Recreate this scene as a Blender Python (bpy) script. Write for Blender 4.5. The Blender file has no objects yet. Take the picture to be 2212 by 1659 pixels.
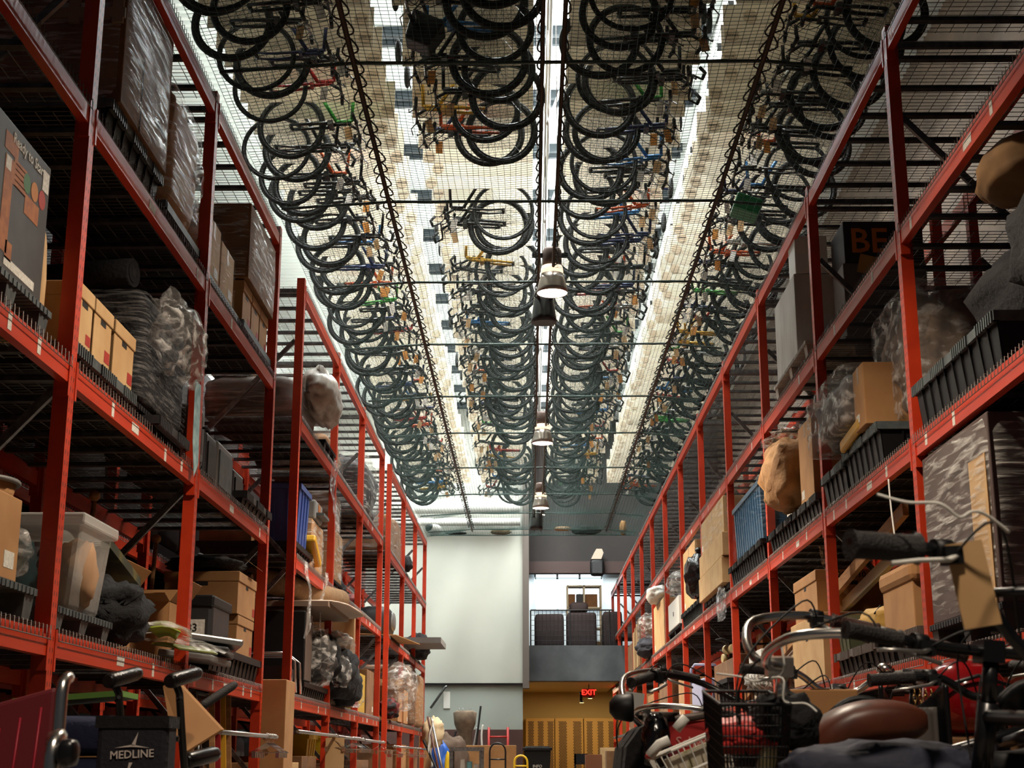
import bpy, math, random
from mathutils import Vector as V, Matrix as MX, noise as NZ
rnd = random.Random(11)
SC = bpy.context.scene
COL = SC.collection
PI = math.pi
EYE = 0.75                        # camera height above the floor
# ---------------------------------------------------------------- camera
FPX, CX, CY, VX, VY = 3115.0, 1106.0, 829.5, 1145.0, 1640.0
_d = V(((VX-CX)/FPX, -(VY-CY)/FPX, 1.0)).normalized()          # world +Y in camera axes (right, up, forward)
_n = math.hypot(_d.z, _d.y)
_z = V((0, _d.z/_n, -_d.y/_n))
_x = V((_d.y*_z.z-_d.z*_z.y, _d.z*_z.x-_d.x*_z.z, _d.x*_z.y-_d.y*_z.x))
if _x.x < 0: _x = -_x
def ray(px, py):
    c = V(((px-CX)/FPX, -(py-CY)/FPX, 1.0))
    return V((_x.dot(c), _d.dot(c), _z.dot(c)))
def at(px, py, Y):                # the point of the photograph's pixel at distance Y down the aisle
    w = ray(px, py); w = w*(Y/w.y); return V((w.x, w.y, w.z+EYE))
def atx(px, py, X):               # ... on the plane x = X
    w = ray(px, py); w = w*(X/w.x); return V((w.x, w.y, w.z+EYE))
LF, RF = -2.17, 2.27              # aisle faces of the racks
def yl(px, py): return atx(px, py, LF-.03).y
def yr(px, py): return atx(px, py, RF+.03).y
cam = bpy.data.cameras.new('camera'); co = bpy.data.objects.new('camera', cam); COL.objects.link(co)
right = V((_x.x, _d.x, _z.x)); up = V((_x.y, _d.y, _z.y)); fw = V((_x.z, _d.z, _z.z))
m = MX((right, up, -fw)).transposed().to_4x4(); m.translation = V((0, 0, EYE)); co.matrix_world = m
cam.sensor_width = 36; cam.lens = 36*FPX/2212; cam.clip_end = 200; cam.clip_start = .05
cam.dof.use_dof = True; cam.dof.focus_distance = 13; cam.dof.aperture_fstop = 9
SC.camera = co
vs = SC.view_settings; vs.view_transform = 'Standard'; vs.look = 'None'; vs.gamma = 1; vs.exposure = 0.0
try: vs.use_curve_mapping = False
except Exception: pass
SC.cycles.max_bounces = 5; SC.cycles.diffuse_bounces = 2; SC.cycles.glossy_bounces = 2
SC.cycles.transparent_max_bounces = 8; SC.cycles.transmission_bounces = 2
SC.cycles.caustics_reflective = False; SC.cycles.caustics_refractive = False
SC.cycles.sample_clamp_indirect = 4
SC.cycles.use_adaptive_sampling = True; SC.cycles.adaptive_threshold = .05

# ---------------------------------------------------------------- materials
def lin(c):
    return tuple(((x/255)/12.92 if x/255 <= .04045 else ((x/255+.055)/1.055)**2.4) for x in c)
MATS = {}
def mat(name, col, rough=.6, metal=0.0, col2=None, scale=6, bump=0.0, bscale=30, stretch=(1,1,1), emit=0, coat=0, spec=None, sharp=None):
    if name in MATS: return MATS[name]
    m = bpy.data.materials.new(name); m.use_nodes = True; nt = m.node_tree; b = nt.nodes['Principled BSDF']
    c = (*lin(col), 1)
    b.inputs['Base Color'].default_value = c; b.inputs['Roughness'].default_value = rough; b.inputs['Metallic'].default_value = metal
    if spec is not None: b.inputs['Specular IOR Level'].default_value = spec
    if coat: b.inputs['Coat Weight'].default_value = coat
    if emit: b.inputs['Emission Color'].default_value = c; b.inputs['Emission Strength'].default_value = emit
    if col2 or bump:
        tc = nt.nodes.new('ShaderNodeTexCoord'); mp = nt.nodes.new('ShaderNodeMapping'); mp.inputs['Scale'].default_value = stretch
        nt.links.new(tc.outputs['Object'], mp.inputs['Vector'])
    if col2:
        n = nt.nodes.new('ShaderNodeTexNoise'); n.inputs['Scale'].default_value = scale; n.inputs['Detail'].default_value = 5
        nt.links.new(mp.outputs[0], n.inputs['Vector'])
        r = nt.nodes.new('ShaderNodeValToRGB'); e = r.color_ramp.elements
        lo, hi = sharp or (.35, .65)
        e[0].position = lo; e[1].position = hi; e[0].color = c; e[1].color = (*lin(col2), 1)
        nt.links.new(n.outputs['Fac'], r.inputs['Fac']); nt.links.new(r.outputs['Color'], b.inputs['Base Color'])
    if bump:
        n2 = nt.nodes.new('ShaderNodeTexNoise'); n2.inputs['Scale'].default_value = bscale; n2.inputs['Detail'].default_value = 3
        nt.links.new(mp.outputs[0], n2.inputs['Vector'])
        bp = nt.nodes.new('ShaderNodeBump'); bp.inputs['Strength'].default_value = bump; bp.inputs['Distance'].default_value = .02
        nt.links.new(n2.outputs['Fac'], bp.inputs['Height']); nt.links.new(bp.outputs['Normal'], b.inputs['Normal'])
    MATS[name] = m; return m
def film(name, tint=(235,232,225), lo=.05, hi=.6, stretch=(3,3,22), scale=3.0, rough=.18):
    if name in MATS: return MATS[name]
    m = bpy.data.materials.new(name); m.use_nodes = True; nt = m.node_tree; N = nt.nodes; L = nt.links
    b = N['Principled BSDF']; out = N['Material Output']
    b.inputs['Base Color'].default_value = (*lin(tint), 1); b.inputs['Roughness'].default_value = rough
    tc = N.new('ShaderNodeTexCoord'); mp = N.new('ShaderNodeMapping'); mp.inputs['Scale'].default_value = stretch
    mp.inputs['Rotation'].default_value = (.35, .2, .1)
    n = N.new('ShaderNodeTexNoise'); n.inputs['Scale'].default_value = scale; n.inputs['Detail'].default_value = 6; n.inputs['Distortion'].default_value = .6
    r = N.new('ShaderNodeMapRange'); r.inputs[1].default_value = .48; r.inputs[2].default_value = .72; r.inputs[3].default_value = lo; r.inputs[4].default_value = hi
    t = N.new('ShaderNodeBsdfTransparent'); mx = N.new('ShaderNodeMixShader')
    bp = N.new('ShaderNodeBump'); bp.inputs['Strength'].default_value = .5; bp.inputs['Distance'].default_value = .02
    L.new(tc.outputs['Object'], mp.inputs['Vector']); L.new(mp.outputs[0], n.inputs['Vector']); L.new(n.outputs['Fac'], r.inputs[0])
    L.new(n.outputs['Fac'], bp.inputs['Height']); L.new(bp.outputs['Normal'], b.inputs['Normal'])
    L.new(r.outputs[0], mx.inputs[0]); L.new(t.outputs[0], mx.inputs[1]); L.new(b.outputs[0], mx.inputs[2]); L.new(mx.outputs[0], out.inputs['Surface'])
    MATS[name] = m; return m

RED = (198, 56, 22)
M_post = mat('rack_red_slotted', RED, .42, col2=(166, 40, 16), scale=5, sharp=(.45, .8))
def _slots(m):
    nt = m.node_tree; N = nt.nodes; L = nt.links; b = N['Principled BSDF']
    tc = N.new('ShaderNodeTexCoord'); sx = N.new('ShaderNodeSeparateXYZ'); L.new(tc.outputs['Object'], sx.inputs[0])
    def mth(op, a, bb):
        x = N.new('ShaderNodeMath'); x.operation = op
        for i, q in enumerate((a, bb)):
            if q is None: continue
            if isinstance(q, (int, float)): x.inputs[i].default_value = q
            else: L.new(q, x.inputs[i])
        return x.outputs[0]
    ay = mth('ABSOLUTE', sx.outputs['Y'], None)
    d = mth('LESS_THAN', mth('ABSOLUTE', mth('SUBTRACT', ay, .018), None), .0045)
    fz = mth('LESS_THAN', mth('FRACT', mth('MULTIPLY', sx.outputs['Z'], 19.7), None), .42)
    f = mth('MULTIPLY', d, fz)
    old = b.inputs['Base Color'].links[0].from_socket
    mix = N.new('ShaderNodeMixRGB'); mix.inputs['Color2'].default_value = (.012, .004, .003, 1)
    L.new(f, mix.inputs['Fac']); L.new(old, mix.inputs['Color1']); L.new(mix.outputs[0], b.inputs['Base Color'])
_slots(M_post)
M_red = mat('rack_red', RED, .4, col2=(178, 46, 18), scale=3, stretch=(1, .4, 6), sharp=(.45, .8))
M_galv = mat('galvanised_steel', (120, 118, 116), .42, .75, col2=(85, 84, 84), scale=20)
M_chan = mat('deck_channel_steel', (92, 90, 90), .5, .6, col2=(66, 65, 66), scale=14)
M_wire = mat('deck_wire_steel', (104, 98, 92), .45, .6)
M_stick = mat('label_white', (236, 232, 222), .6, col2=(205, 200, 190), scale=60)
M_card = mat('cardboard', (186, 138, 88), .85, col2=(170, 122, 76), scale=4)
M_card2 = mat('cardboard_dark', (134, 94, 58), .85, col2=(112, 78, 48), scale=5)
M_card3 = mat('cardboard_pale', (205, 168, 118), .85, col2=(190, 150, 102), scale=4)
M_kraft = mat('kraft_paper', (190, 142, 88), .8, col2=(160, 114, 68), scale=7, bump=.6, bscale=12)
M_tape = mat('packing_tape', (150, 108, 66), .35)
M_blk = mat('black_plastic', (15, 15, 17), .5, spec=.35)
M_blk2 = mat('black_satin_paint', (18, 18, 20), .3)
M_rub = mat('black_rubber', (11, 11, 12), .75, col2=(18, 18, 18), scale=30)
M_grip = mat('worn_black_grip', (27, 23, 23), .7, bump=.4, bscale=200)
M_rim = mat('grey_plastic_rim', (88, 96, 97), .55, col2=(66, 72, 74), scale=12)
M_grey = mat('grey_plastic', (128, 128, 126), .5)
M_dgrey = mat('dark_grey_plastic', (44, 44, 46), .5)
M_chrome = mat('chrome', (238, 233, 226), .22, 1)
M_alu = mat('brushed_aluminium', (180, 178, 174), .35, .9)
M_white = mat('white_paint', (222, 220, 212), .6)
M_wboard = mat('whitewashed_board', (205, 200, 188), .7, col2=(180, 172, 158), scale=6, stretch=(1, 1, .2))
M_film = film('stretch_film', (235,232,225), .03, .42, (1.2,1.2,14), 2.2)
M_film2 = film('stretch_film_heavy', (232, 228, 220), .08, .8, (1.5, 1.5, 12), 2.6, .16)
M_filmthin = film('stretch_film_thin', (235, 232, 228), .0, .22, (2, 2, 30), 3)
M_poly = film('clear_plastic_bag', (236, 233, 228), .08, .85, (4, 4, 7), 2.0, .13)
M_redtag = mat('red_print', (168, 44, 34), .6)
M_ink = mat('black_ink', (26, 24, 24), .8)
M_wood = mat('bare_wood', (176, 130, 82), .7, col2=(150, 104, 62), scale=4, stretch=(1, 1, 9))
M_brown = mat('brown_leather', (92, 46, 30), .42, col2=(74, 36, 24), scale=9)
M_black_cloth = mat('black_cloth', (17, 16, 19), .9, bump=.5, bscale=40)
M_navy = mat('navy_cloth', (30, 36, 66), .85, bump=.4, bscale=25)
M_cord = mat('net_cord', (22, 60, 54), .75)
M_rope = mat('lacing_rope', (34, 30, 27), .8)
M_cable = mat('brown_steel_cable', (72, 56, 46), .5, .4)

# ---------------------------------------------------------------- geometry
class G:
    def __init__(s): s.v = []; s.f = []; s.sm = []; s.mi = []
    def add(s, vs, fs, sm=False, mi=0):
        b = len(s.v); s.v += [tuple(v) for v in vs]; s.f += [tuple(i+b for i in f) for f in fs]
        s.sm += [sm]*len(fs); s.mi += [mi]*len(fs); return s
    def box(s, c, d, m=None, mi=0, taper=1.0):
        vs = []
        for z in (-.5, .5):
            t = 1 if z > 0 else taper
            for x, y in ((-.5, -.5), (.5, -.5), (.5, .5), (-.5, .5)):
                p = V((x*d[0]*t, y*d[1]*t, z*d[2]))
                if m is not None: p = m @ p
                vs.append(p+V(c))
        return s.add(vs, [(3, 2, 1, 0), (4, 5, 6, 7), (0, 1, 5, 4), (1, 2, 6, 5), (2, 3, 7, 6), (3, 0, 4, 7)], False, mi)
    def bb(s, x0, x1, y0, y1, z0, z1, mi=0):
        return s.box(((x0+x1)/2, (y0+y1)/2, (z0+z1)/2), (abs(x1-x0), abs(y1-y0), abs(z1-z0)), None, mi)
    def bar(s, p, q, w, h, mi=0):
        p = V(p); q = V(q); t = (q-p); L = t.length; t.normalize()
        a = V((0, 0, 1)) if abs(t.z) < .95 else V((0, 1, 0))
        u = t.cross(a).normalized(); w2 = u.cross(t)
        m = MX((u, t, w2)).transposed()
        return s.box((p+q)/2, (w, L, h), m, mi)
    def tube(s, pts, r, n=8, closed=False, cap=True, sm=True, mi=0, flat=1.0):
        P = [V(p) for p in pts]; k = len(P); rs = r if isinstance(r, (list, tuple)) else [r]*k
        vs = []; u = None
        for i in range(k):
            t = (P[(i+1) % k]-P[i-1]) if closed else (P[min(i+1, k-1)]-P[max(i-1, 0)])
            t = t.normalized() if t.length > 1e-9 else V((0, 0, 1))
            if u is None:
                a = V((0, 0, 1)) if abs(t.z) < .9 else V((1, 0, 0)); u = t.cross(a)
            u = (u-t*u.dot(t)).normalized(); w = t.cross(u)
            for j in range(n):
                a = 2*PI*j/n
                vs.append(P[i]+(u*math.cos(a)+w*(math.sin(a)*flat))*rs[i])
        fs = []
        for i in range(k if closed else k-1):
            i2 = (i+1) % k
            for j in range(n):
                j2 = (j+1) % n
                fs.append((i*n+j, i*n+j2, i2*n+j2, i2*n+j))
        s.add(vs, fs, sm, mi)
        if cap and not closed:
            b = len(s.v)-k*n
            s.f += [tuple(b+j for j in reversed(range(n))), tuple(b+(k-1)*n+j for j in range(n))]; s.sm += [False]*2; s.mi += [mi]*2
        return s
    def wire(s, p, q, r, n=3, mi=0): return s.tube([p, q], r, n, False, False, True, mi)
    def lathe(s, prof, n=20, m=None, mi=0, sm=True, cap=True):
        vs = []
        for r, z in prof:
            for j in range(n):
                p = V((r*math.cos(2*PI*j/n), r*math.sin(2*PI*j/n), z))
                vs.append(m @ p if m is not None else p)
        fs = [(i*n+j, i*n+(j+1) % n, (i+1)*n+(j+1) % n, (i+1)*n+j) for i in range(len(prof)-1) for j in range(n)]
        s.add(vs, fs, sm, mi)
        if cap:
            b = len(s.v)-len(vs); k = len(prof)
            if prof[0][0] > 1e-4: s.f.append(tuple(b+j for j in reversed(range(n)))); s.sm.append(False); s.mi.append(mi)
            if prof[-1][0] > 1e-4: s.f.append(tuple(b+(k-1)*n+j for j in range(n))); s.sm.append(False); s.mi.append(mi)
        return s
    def sheet(s, fn, nu, nv, sm=True, mi=0):
        vs = [fn(i/nu, j/nv) for i in range(nu+1) for j in range(nv+1)]
        fs = [(i*(nv+1)+j, (i+1)*(nv+1)+j, (i+1)*(nv+1)+j+1, i*(nv+1)+j+1) for i in range(nu) for j in range(nv)]
        return s.add(vs, fs, sm, mi)
    def poly(s, pts, d, mi=0):                # a flat outline given thickness d (a vector)
        n = len(pts); P = [V(p) for p in pts]; d = V(d)
        return s.add(P+[p+d for p in P], [tuple(reversed(range(n))), tuple(range(n, 2*n))]+[(i, (i+1) % n, n+(i+1) % n, n+i) for i in range(n)], False, mi)
    def blob(s, c, d, seed=0, amp=.06, p=2.6, nu=22, nv=14, freq=3.0, flat=None, mi=0, m=None):
        def sg(x, e): return math.copysign(abs(x)**e, x)
        e = 2/p; vs = []; c = V(c)
        for j in range(nv+1):
            ph = -PI/2+PI*j/nv
            for i in range(nu):
                th = 2*PI*i/nu
                q = V((sg(math.cos(ph), e)*sg(math.cos(th), e), sg(math.cos(ph), e)*sg(math.sin(th), e), sg(math.sin(ph), e)))
                k = 1+amp*NZ.noise(q*freq+V((seed*7.3, seed*3.1, seed)))*2+amp*.5*NZ.noise(q*freq*2.7+V((seed, seed*5.1, 2)))
                w = V((q.x*d[0]/2*k, q.y*d[1]/2*k, q.z*d[2]/2*k))
                if m is not None: w = m @ w
                w += c
                if flat is not None and w.z < flat: w.z = flat
                vs.append(w)
        fs = [(j*nu+i, j*nu+(i+1) % nu, (j+1)*nu+(i+1) % nu, (j+1)*nu+i) for j in range(nv) for i in range(nu)]
        return s.add(vs, fs, True, mi)
    def text(s, txt, size, m, mi=0, ext=.001):
        vs, fs = text_mesh(txt, ext/size)
        return s.add([m @ (V(v)*size) for v in vs], fs, False, mi)
_TX = {}
def text_mesh(t, ext):
    if t not in _TX:
        c = bpy.data.curves.new('t', 'FONT'); c.body = t; c.align_x = 'CENTER'; c.align_y = 'CENTER'; c.resolution_u = 2; c.extrude = ext; c.offset = .012
        o = bpy.data.objects.new('t', c); COL.objects.link(o)
        dg = bpy.context.evaluated_depsgraph_get()
        me = bpy.data.meshes.new_from_object(o.evaluated_get(dg))
        _TX[t] = ([tuple(v.co) for v in me.vertices], [tuple(p.vertices) for p in me.polygons])
        bpy.data.objects.remove(o); bpy.data.curves.remove(c); bpy.data.meshes.remove(me)
    return _TX[t]
def smooth(pts, k=5):                        # a rounded path through the points
    P = [V(p) for p in pts]; out = []
    for i in range(len(P)-1):
        p0 = P[max(i-1, 0)]; p1 = P[i]; p2 = P[i+1]; p3 = P[min(i+2, len(P)-1)]
        for q in range(k):
            t = q/k; out.append(.5*((2*p1)+(p2-p0)*t+(2*p0-5*p1+4*p2-p3)*t*t+(3*p1-p0-3*p2+p3)*t**3))
    return out+[P[-1]]
def face_m(o, x, y):                          # matrix that puts text x-right / y-up at point o
    x = V(x).normalized(); y = V(y); y = (y-x*y.dot(x)).normalized(); z = x.cross(y)
    m = MX((x, y, z)).transposed().to_4x4(); m.translation = V(o); return m

def mesh(name, g, mats):
    me = bpy.data.meshes.new(name); me.from_pydata(g.v, [], g.f)
    me.polygons.foreach_set('use_smooth', g.sm); me.polygons.foreach_set('material_index', g.mi)
    for m in (mats if isinstance(mats, (list, tuple)) else [mats]): me.materials.append(m)
    me.update(); return me
def wm(o):
    return (wm(o.parent) @ o.matrix_parent_inverse @ o.matrix_basis) if o.parent else o.matrix_basis.copy()
def tag(o, label=None, cat=None, group=None, kind=None):
    if label: o['label'] = label
    if cat: o['category'] = cat
    if group: o['group'] = group
    if kind: o['kind'] = kind
    return o
def ob(name, g, mats, parent=None, bev=0, local=False, label=None, cat=None, group=None, kind=None, thick=0):
    me = g if isinstance(g, bpy.types.Mesh) else mesh(name, g, mats)
    o = bpy.data.objects.new(name, me); COL.objects.link(o)
    if parent:
        o.parent = parent
        if not local: o.matrix_parent_inverse = wm(parent).inverted()
    if bev:
        b = o.modifiers.new('edge', 'BEVEL'); b.width = bev; b.segments = 2; b.limit_method = 'ANGLE'
    if thick:
        b = o.modifiers.new('thickness', 'SOLIDIFY'); b.thickness = thick
    return tag(o, label, cat, group, kind)
def thing(name, label, cat, loc=(0, 0, 0), group=None, rz=0):
    o = bpy.data.objects.new(name, None); o.empty_display_size = .1; COL.objects.link(o)
    o.location = loc; o.rotation_euler = (0, 0, rz)
    return tag(o, label, cat, group)
def solo(name, g, mats, label, cat, group=None, bev=0, thick=0, kind=None):
    return ob(name, g, mats, None, bev, False, label, cat, group, kind, thick)
_KIDS = {}
def clone(o, parent=None):
    c = o.copy(); COL.objects.link(c)
    if parent is not None: c.parent = parent
    for ch in o.children: clone(ch, c)
    return c
def struct(name, g, mats): return ob(name, g, mats, kind='structure')
ORD = ['first', 'second', 'third', 'fourth', 'fifth', 'sixth', 'seventh', 'eighth', 'ninth', 'tenth', 'eleventh', 'twelfth']
def nth(i): 
    if i < 12: return ORD[i]
    n = i+1; return f"{n}{'th' if 10 <= n % 100 <= 20 else {1:'st',2:'nd',3:'rd'}.get(n % 10, 'th')}"
def rot(ax, deg): return MX.Rotation(math.radians(deg), 3, ax)
# ================================================================ setting
M_floor = mat('concrete_floor', (120, 112, 104), .6, col2=(96, 90, 84), scale=1.5)
M_deck = mat('white_roof_deck', (226, 230, 226), .55)
M_wallL = mat('pale_wall_paint', (150, 156, 150), .8, col2=(140, 146, 140), scale=1)
M_wallR = mat('brown_concrete_block', (92, 74, 58), .9, col2=(72, 58, 46), scale=2.5)
M_end = mat('white_end_wall', (182, 181, 170), .85, col2=(172, 172, 162), scale=.6)
M_end2 = mat('grey_green_end_wall', (156, 162, 154), .85)
M_wains = mat('dark_brown_wainscot', (72, 44, 38), .8)
M_yel = mat('ochre_wall', (204, 170, 104), .8)
M_dark = mat('dark_brown_bulkhead', (54, 48, 46), .85, col2=(44, 40, 38), scale=1)
M_joist = mat('slate_joist', (34, 42, 48), .6)
ZC = EYE+8.7
g = G(); g.bb(-6, 6.2, -1, 46, -.1, 0); struct('floor', g, M_floor)
g = G(); prof = []
y = 3.0
while y < 38.5:
    prof += [(y, 0), (y+.07, 0), (y+.09, .05), (y+.15, .05), (y+.17, 0)]; y += .17
vs = []; fs = []
for i, (yy, zz) in enumerate(prof): vs += [(-5.4, yy, ZC+zz), (5.4, yy, ZC+zz)]
for i in range(len(prof)-1): fs.append((2*i, 2*i+2, 2*i+3, 2*i+1))
g.add(vs, fs); g.bb(-5.4, 5.4, 3, 38.5, ZC+.1, ZC+.2); struct('ceiling', g, M_deck)
g = G(); g.bb(-5.3, -5.15, 2.5, 36.1, 0, ZC+.2); struct('wall_left', g, M_wallL)
g = G(); g.bb(4.95, 5.1, 2.5, 46, 0, ZC+.2); struct('wall_right', g, M_wallR)
# end of the aisle: white wall on the left, dark storey openings on the right
YE = 36.0
xo = at(1129, 1400, YE).x
z_rail = at(1000, 1478, YE).z; z_wains = at(1000, 1576, YE).z
g = G(); g.bb(-5.15, xo, YE, YE+.3, z_rail, ZC); struct('wall_end', g, M_end)
g = G(); g.bb(-5.15, xo, YE+.02, YE+.3, z_wains, z_rail); struct('wall_end_lower', g, M_end2)
g = G(); g.bb(-5.15, xo, YE-.01, YE+.3, 0, z_wains); struct('baseboard_end', g, M_wains)
g = G(); g.bb(-5.15, xo+.02, YE-.05, YE+.02, z_rail-.025, z_rail+.025); struct('trim_1', g, M_blk2)
g = G(); g.bb(xo, xo+.16, YE-.12, YE+.35, z_rail-.1, ZC); struct('trim_2', g, mat('brown_grey_column', (92, 82, 76), .8))
# pale duct that runs along the top of the end wall
za = at(1000, 1097, YE-.4).z
g = G(); g.tube([(-5.1, YE-.45, za), (xo-.05, YE-.45, za)], .16, 16); g.tube([(-5.1, YE-.45, za-.36), (xo-.05, YE-.45, za-.36)], .1, 12)
solo('ventilation_duct', g, M_white, 'pale round duct along the top of the white end wall', 'duct')
# bulkheads of the two storeys
zb1, zb2 = at(1200, 1243, 37.5).z, at(1200, 1150, 37.5).z
g = G(); g.bb(xo+.1, 4.95, 37.2, 38.4, zb1+.25, ZC); struct('wall_far', g, M_dark)
g = G(); g.bb(xo+.1, 4.95, 37.0, 37.3, zb1, zb1+.3); struct('trim_3', g, mat('brown_girder', (64, 44, 40), .6))
zs1, zs2 = at(1200, 1472, 37.5).z, at(1200, 1396, 37.5).z
g = G(); g.bb(xo+.1, 4.95, 37.4, 45.6, zs1+.1, zs2-.06); struct('floor_upper', g, mat('grey_concrete_slab', (64, 66, 66), .85))
g = G(); g.bb(xo+.1, 4.95, 37.25, 37.45, zs1, zs2); struct('trim_4', g, mat('grey_concrete_edge', (84, 86, 86), .85, col2=(66, 68, 70), scale=2))
# upper storey: bright window wall
g = G(); g.bb(xo-1.5, 4.95, 45.3, 45.5, zs2-.1, zb1+1.2); struct('wall_upper_back', g, mat('upper_white_wall', (214, 222, 224), .8))
g = G(); p0 = at(1156, 1318, 45.2); p1 = at(1300, 1250, 45.2)
g.bb(p0.x, p1.x, 45.2, 45.28, p0.z, p1.z+.4); struct('window_1', g, mat('daylit_window', (226, 240, 250), .4, emit=1.5))
g = G()
for k in range(4):
    xx = p0.x+(p1.x-p0.x)*k/3; g.bb(xx-.03, xx+.03, 45.12, 45.2, p0.z, p1.z+.4)
g.bb(p0.x, p1.x, 45.12, 45.2, p0.z+.95, p0.z+1.0)
o = struct('trim_5', g, mat('pale_window_bar', (186, 198, 202), .5))
# ground-floor ochre room behind
g = G(); g.bb(xo-.6, 4.95, 43.2, 43.4, 0, zs1+.1); struct('wall_ochre', g, M_yel)
g = G(); g.bb(xo-.6, xo-.45, 36.3, 43.2, 0, zs1+.1); struct('wall_ochre_side', g, M_yel)
g = G(); g.bb(xo-.6, RF-.02, 37.46, 43.2, zs1-.02, zs1+.08); struct('ceiling_ochre', g, M_yel)
# joists under the roof deck: pairs of dark bars across the hall
yj = 9.0; k = 6
while yj < 36:
    g = G(); g.bb(-1.85, 2.25, yj, yj+.07, ZC-.12, ZC); g.bb(-1.85, 2.25, yj+.3, yj+.36, ZC-.09, ZC); struct(f'trim_{k}', g, M_joist); yj += 1.75; k += 1
# white service bulkheads along the two walkways, with small black brackets
for sx, nm in ((1, 'right'), (-1, 'left')):
    x0 = .2+sx*2.08; x1 = .2+sx*2.3
    t = thing('service_trunking', f'long white trunking between the bicycle rows on the {nm} side, with black brackets', 'trunking', ((x0+x1)/2, 20, EYE+8.0))
    g = G(); g.bb(min(x0, x1), max(x0, x1), 6, 35.8, EYE+8.0, EYE+8.55); ob('trunk', g, M_white, t)
    yy = 9.5
    for q in range(26):
        g = G(); g.bb(x0-sx*.06, x0-sx*.001, yy, yy+.06, EYE+8.05, EYE+8.12); ob('bracket', g, M_blk, t); yy += .98
# conduits in the centre gap
t = thing('conduit_run', 'silver conduits running along the roof between the two middle bicycle rows', 'conduit', (.2, 20, EYE+7.9))
for xx, zz, rr in ((.17, 7.9, .018), (.215, 7.9, .014), (.25, 8.2, .03)):
    g = G(); g.tube([(xx, 7, EYE+zz), (xx+.01, 20, EYE+zz), (xx, 35.5, EYE+zz)], rr, 8); ob('conduit', g, M_alu, t)
for yy in (9.5, 13.0, 16.6, 20.1, 23.7, 27.2):
    g = G()
    g.tube([(.06, yy, EYE+8.6), (.25, yy+.5, EYE+7.9), (.42, yy+1.0, EYE+8.6)], .02, 6); ob('sway_brace', g, M_white, t)
# ---------------------------------------------------------------- lights
def light(name, typ, loc, power, col, rotx=0, size=None, sizey=None, spot=None, blend=.4, rad=None, roty=0):
    l = bpy.data.lights.new(name, typ); l.energy = power; l.color = col
    if typ == 'AREA':
        l.shape = 'RECTANGLE'; l.size = size; l.size_y = sizey
    if spot: l.spot_size = math.radians(spot); l.spot_blend = blend
    if rad is not None: l.shadow_soft_size = rad
    o = bpy.data.objects.new(name, l); COL.objects.link(o); o.location = loc; o.rotation_euler = (rotx, roty, 0); return o
W = bpy.data.worlds.new('world'); SC.world = W; W.use_nodes = True
W.node_tree.nodes['Background'].inputs[0].default_value = (.75, .8, .9, 1); W.node_tree.nodes['Background'].inputs[1].default_value = .03
for cx, pw in ((-2.6, 2500), (-.5, 3100), (.95, 2300), (3.0, 280)):  # added unseen area lights that brighten the roof deck and divider boards
    light('bike_row_fill_up', 'AREA', (cx, 24.5, EYE+8.1), pw*.4, (.93, 1, .97), PI, .3, 21)
    light('bike_row_fill_down', 'AREA', (cx, 24, EYE+8.62), pw, (.95, 1, .99), 0, .5, 22)
# high-bay lamps down the middle of the aisle
M_lamp = mat('lamp_lens', (255, 244, 226), .3, emit=9)
M_bell = mat('spun_aluminium_bell', (168, 158, 150), .3, .85)
M_glass = mat('prismatic_lamp_collar', (255, 226, 190), .2, emit=1.4)
def highbay(P, d, label, lit=True, pw=1.0, cone=128):
    t = thing('high_bay_lamp', label, 'lamp', P)
    r = d/2; z = P[2]; mt = MX.Translation(V(P))
    if lit:
        g = G(); g.lathe([(r, 0), (r*.97, .05), (r*.82, .14), (r*.72, .2)], 24, mt, cap=False); ob('bell_shade', g, M_bell, t, thick=.004)
        g = G(); g.lathe([(r*.95, .004), (r*.95, .012)], 24, mt); ob('lens', g, M_lamp, t)
        g = G(); g.lathe([(r*.7, .2), (r*.72, .24), (r*.66, .28)], 24, mt); ob('glowing_collar', g, M_glass, t)
        g = G(); g.lathe([(r*.62, .28), (r*.62, .44), (r*.5, .47)], 20, mt); ob('ballast_housing', g, mat('lamp_housing', (104, 84, 78), .5, .3), t)
    else:
        g = G(); g.lathe([(r, 0), (r*.96, .06), (r*.72, .36), (r*.45, .42), (0.001, .43)], 24, mt); ob('bell_shade', g, M_blk2, t)
        g = G(); g.lathe([(r*.9, -.004), (r*.9, .0)], 24, mt); ob('lens', g, M_dgrey, t)
    g = G()
    for a in (-.06, .06): g.tube([V(P)+V((a, 0, .42)), (P[0]+a, P[1], ZC-.2)], .004, 5)
    ob('hanging_chain', g, M_cable, t)
    if lit:
        light('high_bay_light', 'SPOT', (P[0], P[1], z-.03), LAMP_W*pw, (1, .84, .66), 0, spot=cone, blend=.55, rad=.18)
LAMP_W = 1000
ZL = EYE+4.47
def lampy(px, py): w = ray(px, py); w = w*((ZL-EYE)/w.z); return V((w.x, w.y, w.z+EYE))
A1, A2, A3 = lampy(1193, 634), lampy(1172, 958), lampy(1168, 1098)
highbay(A1, .31, 'lit high bay lamp hanging nearest in the centre of the ceiling')
highbay(A2, .31, 'lit high bay lamp second along the centre line')
highbay(A3, .31, 'lit high bay lamp furthest along the centre line near the end wall')
highbay((A1.x, A1.y-6.5, ZL), .31, 'high bay lamp above the top edge of the view')
highbay((A1.x, A1.y-13, ZL), .31, 'high bay lamp overhead near the camera', True, .9)
highbay((A3.x, A3.y+6.2, ZL+.9), .31, 'lit high bay lamp close before the end wall', True, .08)
p = lampy(1175, 697); highbay(p, .27, 'unlit black bell lamp just beyond the nearest lit lamp', False)
p = lampy(1158, 1143); highbay(p, .27, 'unlit black bell lamp by the far end of the net', False)
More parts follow.
